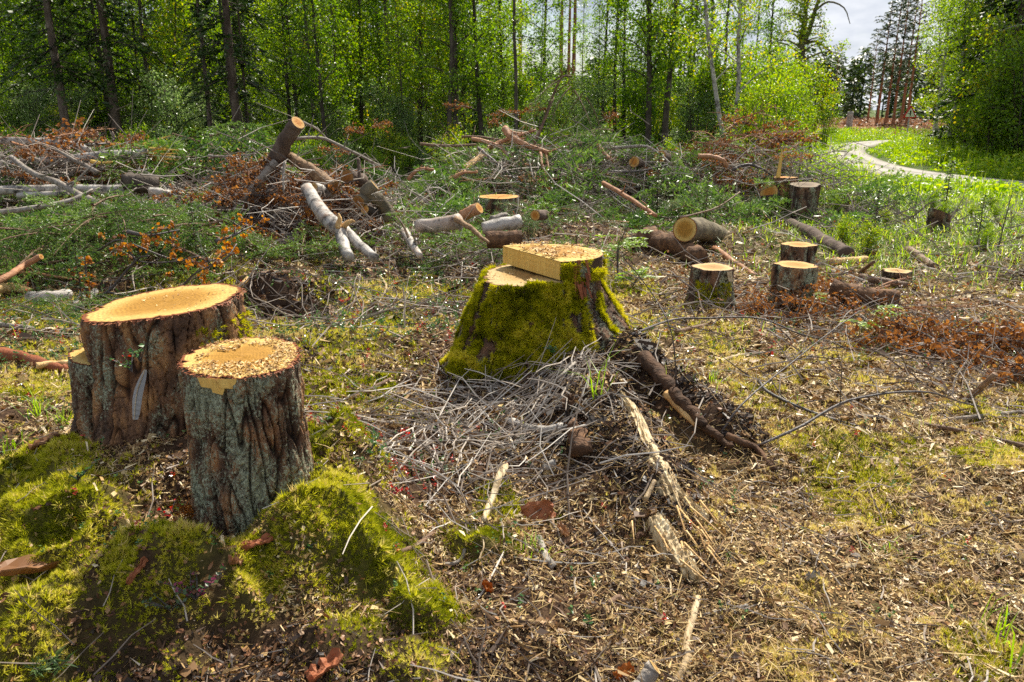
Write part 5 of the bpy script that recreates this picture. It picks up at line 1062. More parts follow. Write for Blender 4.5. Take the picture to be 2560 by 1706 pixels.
# ------------------------------------------------------------------ cut boughs
NEED = (np.array([[0, .5, 0], [0, -.5, 0], [1, -.18, .05], [1, .18, .05]]), [np.array([[0, 1, 2, 3]])])
def bough(seed, L, ntw, tl, droop, need, wn, per, mt, stem, flat=.35, tip=.35, hang=0.0, leafy=False, clus=0):
    g = np.random.default_rng(seed); st = Acc(); lf = Acc(); s = np.linspace(0, 1, 9)
    main = np.stack([L*s, .05*L*np.sin(3*s+seed), -droop*L*s**2+.06*L*s], 1); v_, f_ = tube(main, np.linspace(.013, .003, 9)*L**.6, 5, False); st.add(v_, f_, .5)
    tw_ = [main]
    for k in range(ntw):
        u = .1+.88*(k+.5)/ntw; i = u*8; b0 = main[int(i)]*(1-i % 1)+main[min(8, int(i)+1)]*(i % 1); sd = 1 if k % 2 else -1
        ang = g.uniform(.6, 1.0)*sd; l_ = tl*L*(1-u*.75)*g.uniform(.7, 1.2); d = np.array([math.cos(ang), math.sin(ang), g.normal(0, flat)])
        q = np.array([b0, b0+d*l_*.5+[0, 0, -hang*l_*.3], b0+d*l_*(.9-.3*hang)+[0, 0, -.15*l_-hang*l_]]); q = spl(q, 6); v_, f_ = tube(q, np.linspace(.0045, .0018, 6), 4, False); st.add(v_, f_, .4); tw_.append(q)
        for h in range(3):
            j = 1+h*1.5; c0 = q[int(j)]; d2 = np.array([math.cos(ang+(.7 if h % 2 else -.7)), math.sin(ang+(.7 if h % 2 else -.7)), g.normal(0, flat)-hang]); tw_.append(spl([c0, c0+d2*l_*.38], 4))
    for q in tw_:
        l_ = np.sum(np.linalg.norm(np.diff(q, axis=0), axis=1)); n_ = int(l_*per); 
        if n_ < 2: continue
        if leafy: n_ = max(2, int(n_*g.uniform(.2, 1.6)))
        i = np.sort(g.random(n_))*(len(q)-1.001); ia = i.astype(int); P = q[ia]*(1-(i % 1))[:, None]+q[ia+1]*(i % 1)[:, None]; d = unit(q[np.minimum(ia+1, len(q)-1)]-q[ia])
        if leafy: f = unit(g.normal(size=(n_, 3))+[0, 0, -.8]); P = P+g.normal(0, .015, P.shape)
        else: f = unit(d*.75+g.normal(0, .65, (n_, 3))+[0, 0, .1])
        nl = need*g.uniform(.7, 1.2, n_); scat(lf, *(CURL if leafy else NEED), P, f, unit(g.normal(size=(n_, 3))), np.stack([nl, nl*.8 if leafy else np.full(n_, wn), nl], 1), np.clip(g.normal(.5, .22, n_)+tip*(i/len(q)-.5), 0, 1))
    return st.mesh('stem', M[stem]), lf.mesh('needles', M[mt])
def mk(name, pair, lab, cat, grp, child):
    o = tag(ob(name, pair[0]), lab, cat, grp); ob(child, pair[1], o); return o
KINDS_ = dict(
 spruce=[bough(k, 1.15+.2*k, 16, .42, .18, .036, .0085, 85, 'spruce_cut', 'stick_brown') for k in range(3)],
 fan=[bough(60+k, 1.15+.2*k, 16, .42, .2, .085, .024, 24, 'spruce_cut', 'stick_brown', flat=.22, hang=.15) for k in range(3)],
 hang=[bough(10+k, 1.2, 15, .40, .45, .036, .0085, 85, 'spruce_cut', 'stick_brown', hang=.8) for k in range(2)],
 pine=[bough(20+k, 1.0, 12, .34, .1, .07, .0065, 110, 'pine_cut', 'stick_pine', flat=.6) for k in range(2)],
 rust=[bough(30+k, 1.0, 14, .40, .15, .05, .03, 42, 'leaf_rust', 'stick_dark', flat=.5, leafy=True) for k in range(3)],
 brown=[bough(40+k, 1.0, 16, .5, .1, .056, .03, 30, 'leaf_rust', 'stick_grey', flat=.35, leafy=True) for k in range(2)],
 bare=[bough(50+k, 1.3, 12, .42, .1, .03, .02, 6, 'leaf_dead', 'stick_pine', flat=.6, leafy=True) for k in range(2)])
BN = dict(spruce='spruce_bough', fan='spruce_bough', hang='spruce_bough', pine='pine_bough', rust='withered_bough', brown='withered_bough', bare='bare_bough')
first = {}
def put(kind, p, rot, sc, label, grp):
    v = rng.integers(len(KINDS_[kind])); k_ = (kind, v)
    if k_ not in first: o = first[k_] = mk(BN[kind], KINDS_[kind][v], label, 'branch', grp, 'needles' if kind in ('spruce', 'fan', 'hang', 'pine') else 'withered_leaves'); o.location = p; o.rotation_euler = rot; o.scale = (sc,)*3
    else: o = copytree(first[k_], p, rot, sc)
    tag(o, label, 'branch', grp); return o
SL = [Acc() for _ in range(3)]
def arr(me):
    n = len(me.vertices); v = np.empty(n*3, np.float32); me.vertices.foreach_get('co', v); t = np.empty(n, np.float32); me.attributes['tint'].data.foreach_get('value', t)
    q = np.empty(len(me.loops), np.int32); me.loops.foreach_get('vertex_index', q); return v.reshape(-1, 3), q.reshape(-1, 4), t
def mass(kind, n, cx, cy_, rx, ry, hh, sc, acc):
    src_ = [arr(p[1]) for p in KINDS_[kind]]
    for i in range(n):
        r_ = math.sqrt(rng.random()); a_ = rng.uniform(0, 6.283); x = cx+rx*r_*math.cos(a_); y = cy_+ry*r_*math.sin(a_); z = hz(x, y)+.02+hh*(1-r_**2)*rng.random(); s_ = rng.uniform(*sc)
        v, q, t = src_[rng.integers(len(src_))]; m_ = np.array(Matrix.Rotation(rng.uniform(0, 6.283), 3, 'Z') @ Matrix.Rotation(rng.uniform(-.5, .3), 3, 'Y') @ Matrix.Rotation(rng.normal(0, .5), 3, 'X'))
        acc.add((v*s_) @ m_.T+[x, y, z], [q], np.clip(t+rng.normal(0, .14), 0, 1))
def heap(kinds, n, cx, cy_, rx, ry, hh, sc, label, grp, yaw0=None, pit=(-.35, .35)):
    for i in range(n):
        kind = kinds[rng.integers(len(kinds))]; r_ = math.sqrt(rng.random()); a_ = rng.uniform(0, 6.283); x = cx+rx*r_*math.cos(a_); y = cy_+ry*r_*math.sin(a_)
        z = hz(x, y)+.03+hh*(1-r_**2)*rng.uniform(.15, 1)
        yw = rng.uniform(0, 6.283) if yaw0 is None else yaw0+rng.normal(0, .7); s_ = rng.uniform(*sc)
        put(kind, (x-.4*s_*math.cos(yw), y-.4*s_*math.sin(yw), z), (rng.normal(0, .4), rng.uniform(*pit), yw), s_, label.replace('*', 'drooping' if kind == 'hang' else 'bushy'), grp)
heap(['spruce', 'hang'], 60, -3.9, 7.6, 1.45, .6, .42, (.6, .95), '* dark green spruce bough in the low mound beyond the broad stump', 'spruce boughs of the dark mound')
heap(['spruce'], 26, -2.5, 8.2, .8, .6, .2, (.5, .8), 'fresh green spruce bough at the foot of the rusty heap', 'spruce boughs before the rusty heap')
heap(['fan', 'hang'], 34, -4.3, 11.8, 1.3, .7, .9, (.8, 1.2), '* spruce bough hanging under the snapped birch splinters', 'spruce boughs under the snapped birch')
heap(['fan', 'hang'], 30, -7.4, 10.8, 2.0, .9, .3, (.7, 1.1), '* spruce bough tucked among the left birch trunks', 'spruce boughs among the birch trunks')
heap(['fan', 'spruce'], 30, -5.0, 9.3, 1.8, .6, .2, (.5, .9), 'flat spruce bough lying between left heap and dark mound', 'spruce boughs between the heaps')
heap(['rust', 'rust', 'bare'], 62, -2.7, 9.6, 1.4, .9, .65, (.6, 1.05), 'rusty withered bough in the heap round the slanting log', 'withered boughs of the rusty heap')
heap(['bare', 'rust'], 22, -6.8, 11.6, 2.2, .8, .7, (.8, 1.4), 'thin dead bough among the left birch trunks', 'dead boughs of the left heap')
heap(['fan', 'pine', 'fan'], 80, .9, 13.2, 2.5, 1.6, .45, (.7, 1.15), 'green conifer bough in the wide brush heap beyond the mossy stump', 'boughs of the wide brush heap')
heap(['hang'], 16, 1.25, 13.8, .7, .5, .75, (.9, 1.2), 'dark drooping bough at the top of the wide brush heap', 'dark boughs on the wide brush heap')
heap(['fan', 'pine'], 26, .0, 10.6, 1.4, 1.1, .15, (.5, .9), 'green bough scattered in front of the wide brush heap', 'scattered conifer boughs')
heap(['fan', 'pine'], 24, 2.6, 11.0, 1.2, .9, .2, (.6, .9), 'green bough on the right front of the wide brush heap', 'conifer boughs right of the heap')
heap(['bare'], 26, .5, 13.0, 1.9, 1.2, .6, (.7, 1.1), 'bare pinkish pine bough tangled in the wide brush heap', 'bare boughs of the wide brush heap')
heap(['spruce'], 14, -.55, 8.1, .9, .3, .12, (.5, .75), 'spruce bough lying by the grey birch log', 'spruce boughs by the birch log')
heap(['rust', 'bare'], 34, 3.9, 13.4, 1.0, .8, .9, (.8, 1.2), 'brown withered bough heaped below the forked birch', 'withered boughs below the forked birch')
heap(['rust'], 14, 2.0, 15.2, 1.6, .6, .9, (.8, 1.2), 'rusty bough at the back of the wide brush heap', 'rusty boughs behind the heap')
heap(['brown'], 14, 3.25, 5.15, .62, .40, .10, (.55, .9), 'dead birch bough with red-brown leaves lying at the right edge', 'dead leafy birch boughs', 3.3, (-.25, .1))
heap(['brown', 'bare'], 12, 3.3, 6.6, .9, .5, .1, (.5, .8), 'dead bough with few brown leaves behind the leafy one', 'dead birch boughs at the right')
heap(['brown'], 9, 2.35, 6.3, .5, .4, .15, (.35, .6), 'rusty-leaved bough draped over the orange-topped stumps', 'rusty boughs on the stumps')
heap(['spruce'], 18, -3.4, 6.2, 1.5, .5, .05, (.3, .5), 'small spruce twig in the berry plants left of the root clump', 'spruce twigs in the berry plants')
for q in ((30, -3.9, 7.6, 1.7, .7, .3), (16, -4.4, 11.6, 1.6, .8, .6), (16, -6.5, 9.4, 2.2, 1.0, .2), (26, .9, 13.0, 2.8, 1.7, .35), (14, -.2, 10.6, 1.8, 1.3, .15), (20, 3.0, 11.2, 1.8, 1.2, .25), (14, -1.5, 12.5, 1.2, 1.0, .3), (10, 4.9, 12.6, .9, .7, .3), (10, -.4, 8.2, .9, .4, .12)): mass('fan' if q[2] > 9 else 'spruce', *q, (.5, 1.0), SL[0])
mass('pine', 20, 1.2, 12.6, 3.0, 1.7, .4, (.5, .9), SL[0]); mass('hang', 12, -4.2, 11.6, 1.4, .6, .9, (.8, 1.1), SL[0])
stuff(ob('conifer_slash', SL[0].mesh('conifer_slash', M['spruce_cut'])), 'mass of cut green conifer sprays filling the brush heaps', 'brush')
mass('rust', 14, -2.8, 9.8, 1.6, 1.1, .5, (.6, 1.0), SL[1]); mass('rust', 16, 4.2, 12.8, 1.2, .9, .5, (.6, 1.0), SL[1]); mass('rust', 14, -6.5, 11.4, 2.4, .9, .5, (.6, 1.0), SL[1]); mass('rust', 7, 1.5, 13.2, 2.8, 1.8, .4, (.5, .9), SL[1])
stuff(ob('withered_slash', SL[1].mesh('withered_slash', M['leaf_rust'])), 'withered rusty foliage mixed through the brush heaps', 'brush')
for px, py, D, yw in ((1215, 290, 14.6, .3), (925, 320, 11.5, 1.0), (905, 335, 11.4, 2.2), (875, 385, 10.8, 2.6), (1180, 270, 14.8, 2.9), (1275, 285, 14.6, .1), (1500, 300, 15.2, .9), (1760, 365, 13.6, .4), (1230, 310, 14.4, 1.5)):
    put('rust', at(px, py, D), (rng.normal(0, .3), -.2, yw), rng.uniform(.45, .7), 'rust-orange twig end sticking up against the green wood', 'rusty twig ends above the heaps')
# drooping broken spruce top leaning over the heap
for k in range(7):
    put('hang', at(1395+12*k, 190+9*k, 14.6), (0, .3+.1*k, rng.uniform(0, 6.28)), .95, 'drooping grey-green top of a bent young spruce above the brush heap', 'bent spruce top')
stick('branch', 'branch', 'bent stem carrying the drooping spruce top', [(1330, 365, 14.4), (1360, 300, 14.5), (1400, 200, 14.6), (1430, 190, 14.6)], .03, .012, 'stick_brown')
# big bare limbs on the wide heap
for L, r0, r1, mt, lb in (
 ([(1262, 322, 13.2), (1280, 345, 13), (1320, 365, 12.8), (1376, 383, 12.7)], .06, .035, 'stick_pine', 'thick orange pine limb on top of the wide brush heap'),
 ([(1265, 325, 13.3), (1300, 335, 13.4), (1340, 326, 13.5)], .03, .02, 'stick_pine', 'pinkish pine limb behind the thick orange one'),
 ([(1180, 348, 13.3), (1225, 358, 13.1), (1255, 372, 13), (1268, 392, 12.9)], .035, .025, 'stick_pine', 'curved pine limb left of the thick orange one'),
 ([(1222, 370, 13.2), (1262, 352, 13.2), (1310, 335, 13.2)], .045, .025, 'stick_pine', 'pale limb crossing the thick orange one'),
 ([(1050, 360, 13.6), (1120, 365, 13.5), (1190, 362, 13.4)], .025, .02, 'stick_brown', 'mossy brown limb reaching left out of the wide heap'),
 ([(1155, 342, 13.8), (1200, 343, 13.7), (1260, 352, 13.6)], .022, .018, 'stick_brown', 'brown limb along the crest of the wide heap'),
 ([(1350, 382, 12.7), (1358, 420, 12.4), (1372, 450, 12.2), (1402, 480, 12)], .028, .014, 'stick_pine', 'limb hanging down the middle of the wide heap'),
 ([(1364, 385, 12.7), (1372, 425, 12.3)], .024, .012, 'stick_pine', 'short limb hanging beside the longer one on the wide heap'),
 ([(1290, 372, 12.8), (1268, 410, 12.5), (1235, 450, 12.2)], .03, .014, 'stick_brown', 'dark limb running down left in the wide heap'),
 ([(1195, 370, 12.9), (1250, 415, 12.4), (1290, 450, 12.1), (1320, 470, 12)], .026, .014, 'stick_dark', 'dark branch sloping right inside the wide heap'),
 ([(1335, 365, 13.0), (1358, 310, 13.2), (1385, 245, 13.4)], .022, .010, 'stick_brown', 'thin pole standing out of the wide heap'),
 ([(1020, 450, 11), (1045, 425, 11), (1085, 424, 11)], .025, .018, 'stick_pine', 'arched pale branch left of the wide heap'),
 ([(1135, 443, 11.2), (1160, 432, 11.2), (1195, 430, 11.2)], .022, .016, 'stick_pine', 'arched pinkish branch at the foot of the wide heap'),
 ([(1508, 458, 10.8), (1550, 482, 10.4), (1590, 508, 10), (1640, 540, 9.6)], .032, .024, 'stick_pine', 'long straight stick lying down the front of the green brush'),
 ([(1495, 365, 13), (1520, 395, 12.7), (1530, 400, 12.6)], .045, .025, 'stick_pine', 'forked pale limb right of the dark drooping boughs'),
 ([(1520, 372, 12.9), (1600, 366, 12.8), (1630, 372, 12.7), (1678, 410, 12.4)], .028, .012, 'stick_grey', 'arched grey branch over the small orange log end'),
 ([(1520, 430, 12), (1600, 428, 12), (1670, 412, 12)], .020, .010, 'stick_dark', 'dark bowed stick below the small orange log end'),
 ([(1585, 405, 12.4), (1600, 408, 12.7)], .085, .08, 'trunk_spruce', 'small orange log end low in the wide heap'),
 ([(1650, 392, 12.7), (1665, 396, 12.9)], .10, .10, 'trunk_spruce', 'broad orange log end near the brown withered boughs'),
 ([(1745, 390, 12.2), (1785, 393, 12.1), (1808, 402, 12), (1818, 415, 12)], .035, .03, 'stick_pine', 'pale bent branch with knobbly end below the forked birch'),
 ([(1830, 425, 12), (1870, 412, 12), (1910, 425, 12), (1930, 440, 12)], .025, .012, 'stick_dark', 'dark arched branch beside the splintered stump'),
 ([(740, 348, 10), (800, 345, 10.2), (860, 370, 10.2), (950, 415, 10.4)], .022, .016, 'stick_grey', 'long grey branch arching right from the slanting log'),
 ([(755, 305, 10.2), (790, 322, 10.3), (820, 350, 10.4)], .018, .010, 'stick_grey', 'thin crooked branch beside the orange sawn tip'),
 ([(520, 390, 10.5), (560, 392, 10.5), (640, 385, 10.4)], .018, .010, 'stick_grey', 'grey branch curving left of the slanting log'),
 ([(705, 420, 9.6), (715, 450, 9.5), (742, 455, 9.6)], .022, .014, 'stick_grey', 'pale forked twig hanging under the slanting log'),
 ([(712, 405, 9.5), (708, 440, 9.4), (710, 480, 9.3)], .020, .014, 'stick_grey', 'pale upright twig under the slanting log'),
 ([(900, 425, 9.8), (895, 400, 9.8), (900, 455, 9.7)], .025, .02, 'trunk_spruce', 'short brown stub behind the curved mossy trunk'),
 ([(1700, 545, 9.4), (1790, 520, 9.8), (1850, 480, 10.2)], .012, .008, 'stick_brown', 'thin branch above the yellow-faced fir log'),
 ([(1010, 580, 8.6), (1030, 610, 7.9), (1050, 640, 7.4)], .05, .03, 'birch', 'birch branch slipping out of the spruce boughs'),
 ([(985, 560, 8.9), (1010, 575, 8.7)], .02, .014, 'stick_grey', 'white twig between spruce boughs and birch log'),
 ([(950, 690, -.02), (965, 720, -.02), (945, 765)], .012, .008, 'peeled', 'pale forked twig on the moss left of the mossy stump'),
 ([(600, 700), (650, 690), (720, 685), (735, 690)], .025, .018, 'stick_brown', 'curved root below the torn-up root clump'),
 ([(590, 735), (615, 705), (640, 690)], .022, .018, 'bare_tan', 'split root end left of the torn-up root clump')):
    stick('branch', 'branch', lb, L, r0, r1, mt, 8, (0, RO) if 'log end' in lb else None, branch=0 if 'log end' in lb or 'root' in lb else 3)

# ------------------------------------------------------------------ trees
def leaves_at(lf, P, g, L, up=.2, sd=.10, tint=(.1, .9)):
    n_ = len(P); P = P+g.normal(0, sd, P.shape); l_ = L*g.uniform(.7, 1.25, n_)
    f = unit(g.normal(size=(n_, 3))+[0, 0, -.15]); nn = unit(g.normal(size=(n_, 3))+[0, 0, up*2])
    scat(lf, *LEAF, P, f, nn, np.stack([l_, l_*1.05, l_], 1), np.clip(g.uniform(*tint, n_), 0, 1))
def broadleaf(seed, h, r0, z0, nl, ll, leafL, nleaf, up=.5, lean=(0, 0), stems=None, twr=.012, prof=lambda u: 1-.55*u, sd=.13, barkn='trunk_dark', leafn='leaf', trunks=1):
    g = np.random.default_rng(seed); tr = Acc(); lf = Acc(); tips = []
    for q in range(trunks):
        ox = g.normal(0, .06*(trunks > 1), 2); ln2 = np.array(lean)+(g.normal(0, .12, 2) if trunks > 1 else 0)
        n_ = 12; s = np.linspace(0, 1, n_); P = np.stack([ox[0]+ln2[0]*h*s+np.cumsum(g.normal(0, .012*h/6, n_))*(s > 0), ox[1]+ln2[1]*h*s+np.cumsum(g.normal(0, .012*h/6, n_)), h*s-.1], 1)
        if stems is not None and q == 0: P = spl(np.array(stems), n_)
        r = r0*(1-.8*s)*(1+.5*np.exp(-s*30)); v_, f_ = tube(P, r, 9, False, .06, seed); tr.add(v_, f_, g.random())
        N = nl//trunks
        for k in range(N):
            u = z0/h+(1-z0/h)*((k+g.random())/N)**.9; i = u*(n_-1.001); b0 = P[int(i)]*(1-i % 1)+P[int(i)+1]*(i % 1); az = k*2.4+g.normal(0, .3)
            l_ = ll*prof(u)*g.uniform(.55, 1.25); e_ = g.normal(up, .2); d = np.array([math.cos(az)*math.cos(e_), math.sin(az)*math.cos(e_), math.sin(e_)])
            q_ = spl([b0, b0+d*l_*.5+[0, 0, .04*l_], b0+d*l_+[0, 0, -.18*l_]], 6); v_, f_ = tube(q_, np.linspace(max(.006, r[int(i)]*.4), .004, 6), 5, False); tr.add(v_, f_, .4)
            for t in range(5):
                j = g.uniform(1, 5); c0 = q_[int(j)]; d2 = unit(d+g.normal(0, .8, 3)); t_ = l_*g.uniform(.2, .45); q2 = np.array([c0, c0+d2*t_*.6, c0+d2*t_+[0, 0, -.15*t_]]); v_, f_ = tube(q2, [.005, .004, .002], 3, False); tr.add(v_, f_, .3)
                tips.append((q2, l_)); 
            tips.append((q_[2:], l_))
    wts = np.array([t[1] for t in tips]); wts = wts*np.random.default_rng(seed+1).gamma(1.2, 1, len(wts)); per = np.maximum(1, (nleaf*wts/wts.sum()).astype(int))
    for (q, l_), k in zip(tips, per):
        u = g.random(k)*(len(q)-1.001); i = u.astype(int); P = q[i]*(1-(u % 1))[:, None]+q[i+1]*(u % 1)[:, None]; leaves_at(lf, P, g, leafL, sd=sd)
    return tr.mesh('trunk', M[barkn], True), lf.mesh('crown', M[leafn])
def conifer(seed, h, r0, z0, z1, nw, bl, droop, mt, barkn, dead=0, dens=14, strip=(.24, .05), prof=None, upb=0.0, hang=.6):
    g = np.random.default_rng(seed); tr = Acc(); lf = Acc(); dd = Acc(); n_ = 10; s = np.linspace(0, 1, n_)
    P = np.stack([np.cumsum(g.normal(0, .008*h/10, n_)), np.cumsum(g.normal(0, .008*h/10, n_)), h*s-.1], 1); r = r0*(1-.85*s)*(1+.35*np.exp(-s*40)); v_, f_ = tube(P, r, 10, False, .04, seed); tr.add(v_, f_, g.random())
    def on(z): i = min(max(z/h, 0), .999)*(n_-1); return P[int(i)]*(1-i % 1)+P[int(i)+1]*(i % 1)
    for k in range(nw):
        u = k/max(1, nw-1); z = z0+(z1-z0)*u
        for b_ in range(g.integers(4, 7)):
            az = g.uniform(0, 6.283); l_ = bl*(prof(u) if prof else (1-.85*u))*g.uniform(.6, 1.15); b0 = on(z+g.normal(0, .12)); d = np.array([math.cos(az), math.sin(az), 0])
            e_ = upb+.25*u; q = spl([b0, b0+d*l_*.55+[0, 0, (e_-droop*.35)*l_], b0+d*l_+[0, 0, (e_-droop)*l_]], 6); v_, f_ = tube(q, np.linspace(.014, .004, 6), 4, False); tr.add(v_, f_, .3)
            m_ = max(6, int(dens*l_*2)); i = g.uniform(.7, 5, m_); i = np.minimum(i, 4.99); Pp = q[i.astype(int)]*(1-(i % 1))[:, None]+q[i.astype(int)+1]*(i % 1)[:, None]
            sv = np.array([-d[1], d[0], 0]); sgn = np.where(g.random(m_) < .5, -1, 1)[:, None]; f = unit(d*.6+sv*sgn*g.uniform(.3, 1, (m_, 1))+[0, 0, 1]*g.normal(-.25*hang, .3, (m_, 1)))
            L = strip[0]*g.uniform(.6, 1.3, m_)*(1.1-.1*i); scat(lf, *STRIP, Pp, f, unit(g.normal(size=(m_, 3))*.5+[0, 0, 1]), np.stack([L, np.full(m_, strip[1])*g.uniform(.6, 1.3, m_), -L*hang], 1), np.clip(g.normal(.45, .22, m_), 0, 1))
    for k in range(dead):
        z = g.uniform(.7, max(z0+1.0, 1.5)); az = g.uniform(0, 6.283); l_ = g.uniform(.4, 1.5); b0 = on(z); d = np.array([math.cos(az), math.sin(az), g.normal(-.1, .12)])
        q = spl([b0, b0+d*l_*.5, b0+d*l_+[0, 0, -.12*l_]], 5); v_, f_ = tube(q, np.linspace(.008, .003, 5), 4, False); dd.add(v_, f_, .5)
        for t in range(4): c0 = q[g.integers(1, 5)]; v_, f_ = tube([c0, c0+unit(d+g.normal(0, .5, 3))*l_*.3], [.003, .002], 3, False); dd.add(v_, f_, .5)
    return tr.mesh('trunk', M[barkn], True), lf.mesh('crown', M[mt]), (dd.mesh('dead_branches', M['stick_dark']) if dead else None)
def tree(name, parts, label, cat, loc, grp=None, yaw=None, sc=1.0):
    e = tag(ob(name, None, loc=loc), label, cat, grp); e.rotation_euler[2] = rng.uniform(0, 6.28) if yaw is None else yaw; e.scale = (sc,)*3
    ob('trunk', parts[0], e); ob('crown', parts[1], e)
    if len(parts) > 2 and parts[2]: ob('dead_branches', parts[2], e)
    return e
SPR = [conifer(100+k, 11, .13, 2.6, 10.8, 26, 1.7, .55, 'spruce', 'trunk_spruce', dead=42, dens=15) for k in range(2)]
SPY = [conifer(110+k, 7.5, .09, .5, 7.3, 30, 1.5, .35, 'spruce', 'trunk_spruce', dead=6, dens=16) for k in range(2)]
SPS = [conifer(115, 2.2, .03, .1, 2.1, 14, .6, .2, 'spruce_cut', 'trunk_spruce', dens=22, strip=(.12, .03))]
PIN = [conifer(120+k, 15, .16, 9.5, 14.8, 12, 1.9, .1, 'pine', 'trunk_pine', dead=5, dens=16, strip=(.26, .06), prof=lambda u: .6+.5*math.sin(2.6*u), upb=.25, hang=.1) for k in range(2)]
PIL = [conifer(125+k, 13, .15, 3.5, 12.8, 15, 1.7, .1, 'pine', 'trunk_pine', dead=5, dens=16, strip=(.3, .07), prof=lambda u: .45+.5*math.sin(2.6*u), upb=.2, hang=.1) for k in range(1)]
ALD = [broadleaf(130+k, 7.5, .075, 1.6, 38, 1.35, .075, 5200, lean=(rng.normal(0, .03), rng.normal(0, .03))) for k in range(3)]
SAP = [broadleaf(140+k, 5.5, .04, .7, 34, 1.0, .07, 4200, leafn='leaf_birch', lean=(rng.normal(0, .05), rng.normal(0, .05))) for k in range(3)]
BIR = [broadleaf(150+k, 9, .09, 2.2, 40, 1.6, .065, 6000, leafn='leaf_birch', barkn='trunk_birch') for k in range(2)]
BUS = [broadleaf(160+k, 2.4, .022, .25, 42, .8, .06, 4600, leafn=('leaf_pale', 'leaf', 'leaf_birch')[k], trunks=6, up=.7, prof=lambda u: 1-.3*u, sd=.12) for k in range(3)]
LOW = [broadleaf(170+k, 1.1, .012, .1, 30, .5, .05, 2200, leafn=('leaf_birch', 'leaf_pale')[k], trunks=7, up=.7, prof=lambda u: 1-.3*u, sd=.09) for k in range(2)]
T_ = {}
def pl(key, lst, name, label, cat, loc, grp, sc=1.0, v=None, yaw=None):
    v = int(rng.integers(len(lst))) if v is None else v; yw = rng.uniform(0, 6.28) if yaw is None else yaw
    if (key, v) not in T_: o = T_[(key, v)] = tree(name, lst[v], label, cat, loc, grp, yw, sc)
    else: o = copytree(T_[(key, v)], loc, (0, 0, yw), sc); tag(o, label, cat, grp); o['group'] = grp
    return o
TG = 'trees at the edge of the wood'
for px, D, sc, lb in ((182, 22, 1.0, 'dark spruce trunk, leftmost of the four behind the left heap'), (309, 22.5, 1.05, 'dark spruce second from left behind the left heap'), (537, 20.5, .55, 'slim dark spruce with an orange paint dot, third from left'), (605, 20.2, .95, 'straight dark spruce with an orange paint dot, right of the slim one')):
    e = pl('spr', SPR, 'spruce_tree', lb, 'tree', base(px, D), 'spruces behind the left heap', sc)
    if 'paint' in lb:
        b0 = base(px, D); r_ = .13*sc*.9; th = np.linspace(-2.0, -1.1, 6); zz = at(px, 351, D)[2]; V_ = [[(r_+.012)*math.cos(t), (r_+.012)*math.sin(t), zz+k] for k in (-.06, .06) for t in th]
        a = Acc(); a.add(np.array(V_), [np.array([[i, i+1, i+7, i+6] for i in range(5)])], .5); d_ = ob('paint_dot', a.mesh('paint_dot', M['paint']), e); yw = e.rotation_euler[2]
        d_.rotation_euler[2] = -yw; d_.scale = (1/sc,)*3
pl('spr', SPR, 'spruce_tree', 'very thin pale spruce stem just right of the paint-dotted one', 'tree', base(630, 20.8), 'spruces behind the left heap', .45)
stick('broken_birch', 'tree', 'grey leaning birch trunk, broken off, between the two left spruces', None, .13, .09, 'trunk_birch', 10, pts3=[base(212, 26), at(222, 250, 26), at(235, 150, 26)])
PG = 'pines of the wood'
for px, D, sc, lb in ((515, 36, 1.0, 'reddish pine trunk between the slim and the straight dark spruce'), (868, 36, .9, 'brown pine trunk behind the slanting log'), (978, 40, .95, 'bright orange pine trunk left of centre'), (1040, 42, 1.1, 'orange pine trunk just right of the brightest one'),
                      (1300, 46, .9, 'slim reddish pine at the left of the sky gap'), (1400, 50, .95, 'leftmost of three bare pines in the sky gap'), (1418, 54, .9, 'middle of three bare pines in the sky gap'), (1431, 50, 1.0, 'rightmost of three bare pines in the sky gap'), (25, 34, 1.0, 'pine trunk by the left picture edge'), (700, 44, .9, 'pine trunk far back right of the dark spruces')):
    pl('pin', PIN, 'pine_tree', lb, 'tree', base(px, D), PG, sc)
AG = 'slim dark alders along the wood edge'
for px, D, sc, lb in ((1050, 24, 1.15, 'thick dark alder trunk right of the orange pines'), (1145, 22, 1.1, 'dark alder trunk straight above the left of the wide heap'), (1207, 22, 1.0, 'slim forking alder behind the wide heap'), (1355, 25, .95, 'slender alder left of the drooping spruce top'), (1240, 27, 1.0, 'alder at the left of the sky gap'),
                      (1625, 21.5, 1.15, 'left stem of the close dark alder pair'), (1650, 21.3, 1.2, 'right stem of the close dark alder pair'), (1500, 26, .9, 'light alder right of the sky gap'), (1560, 24, .85, 'light alder left of the close pair'), (760, 24, .95, 'slim dark alder above the slanting log'), (820, 22, .85, 'bent thin alder behind the long grey branch'), (905, 26, 1.0, 'alder left of the orange pines'), (1715, 25, 1.05, 'tall alder right of the close pair'), (1770, 27, 1.05, 'tall alder left of the forked birch'), (1910, 34, 1.0, 'thin alder left of the crooked old tree')):
    pl('ald', ALD, 'alder_tree', lb, 'tree', base(px, D), AG, sc)
BG = 'birches by the road and clearing'
e = tree('birch_tree', broadleaf(190, 8.5, .058, 2.0, 44, 1.5, .065, 5200, leafn='leaf_birch', barkn='trunk_birch', trunks=2, up=.6), 'forked white birch with an orange paint dot near the brown boughs', 'tree', base(1843, 18.5), BG, 0)
p = at(1842, 343, 18.4)-base(1843, 18.5); a = Acc(); a.add(np.array([[p[0]+.09*math.cos(t), .10*math.sin(t)-.03, p[2]+k] for k in (-.05, .05) for t in np.linspace(-2.3, -.8, 6)]), [np.array([[i, i+1, i+7, i+6] for i in range(5)])], .5); ob('paint_dot', a.mesh('paint_dot', M['paint']), e)
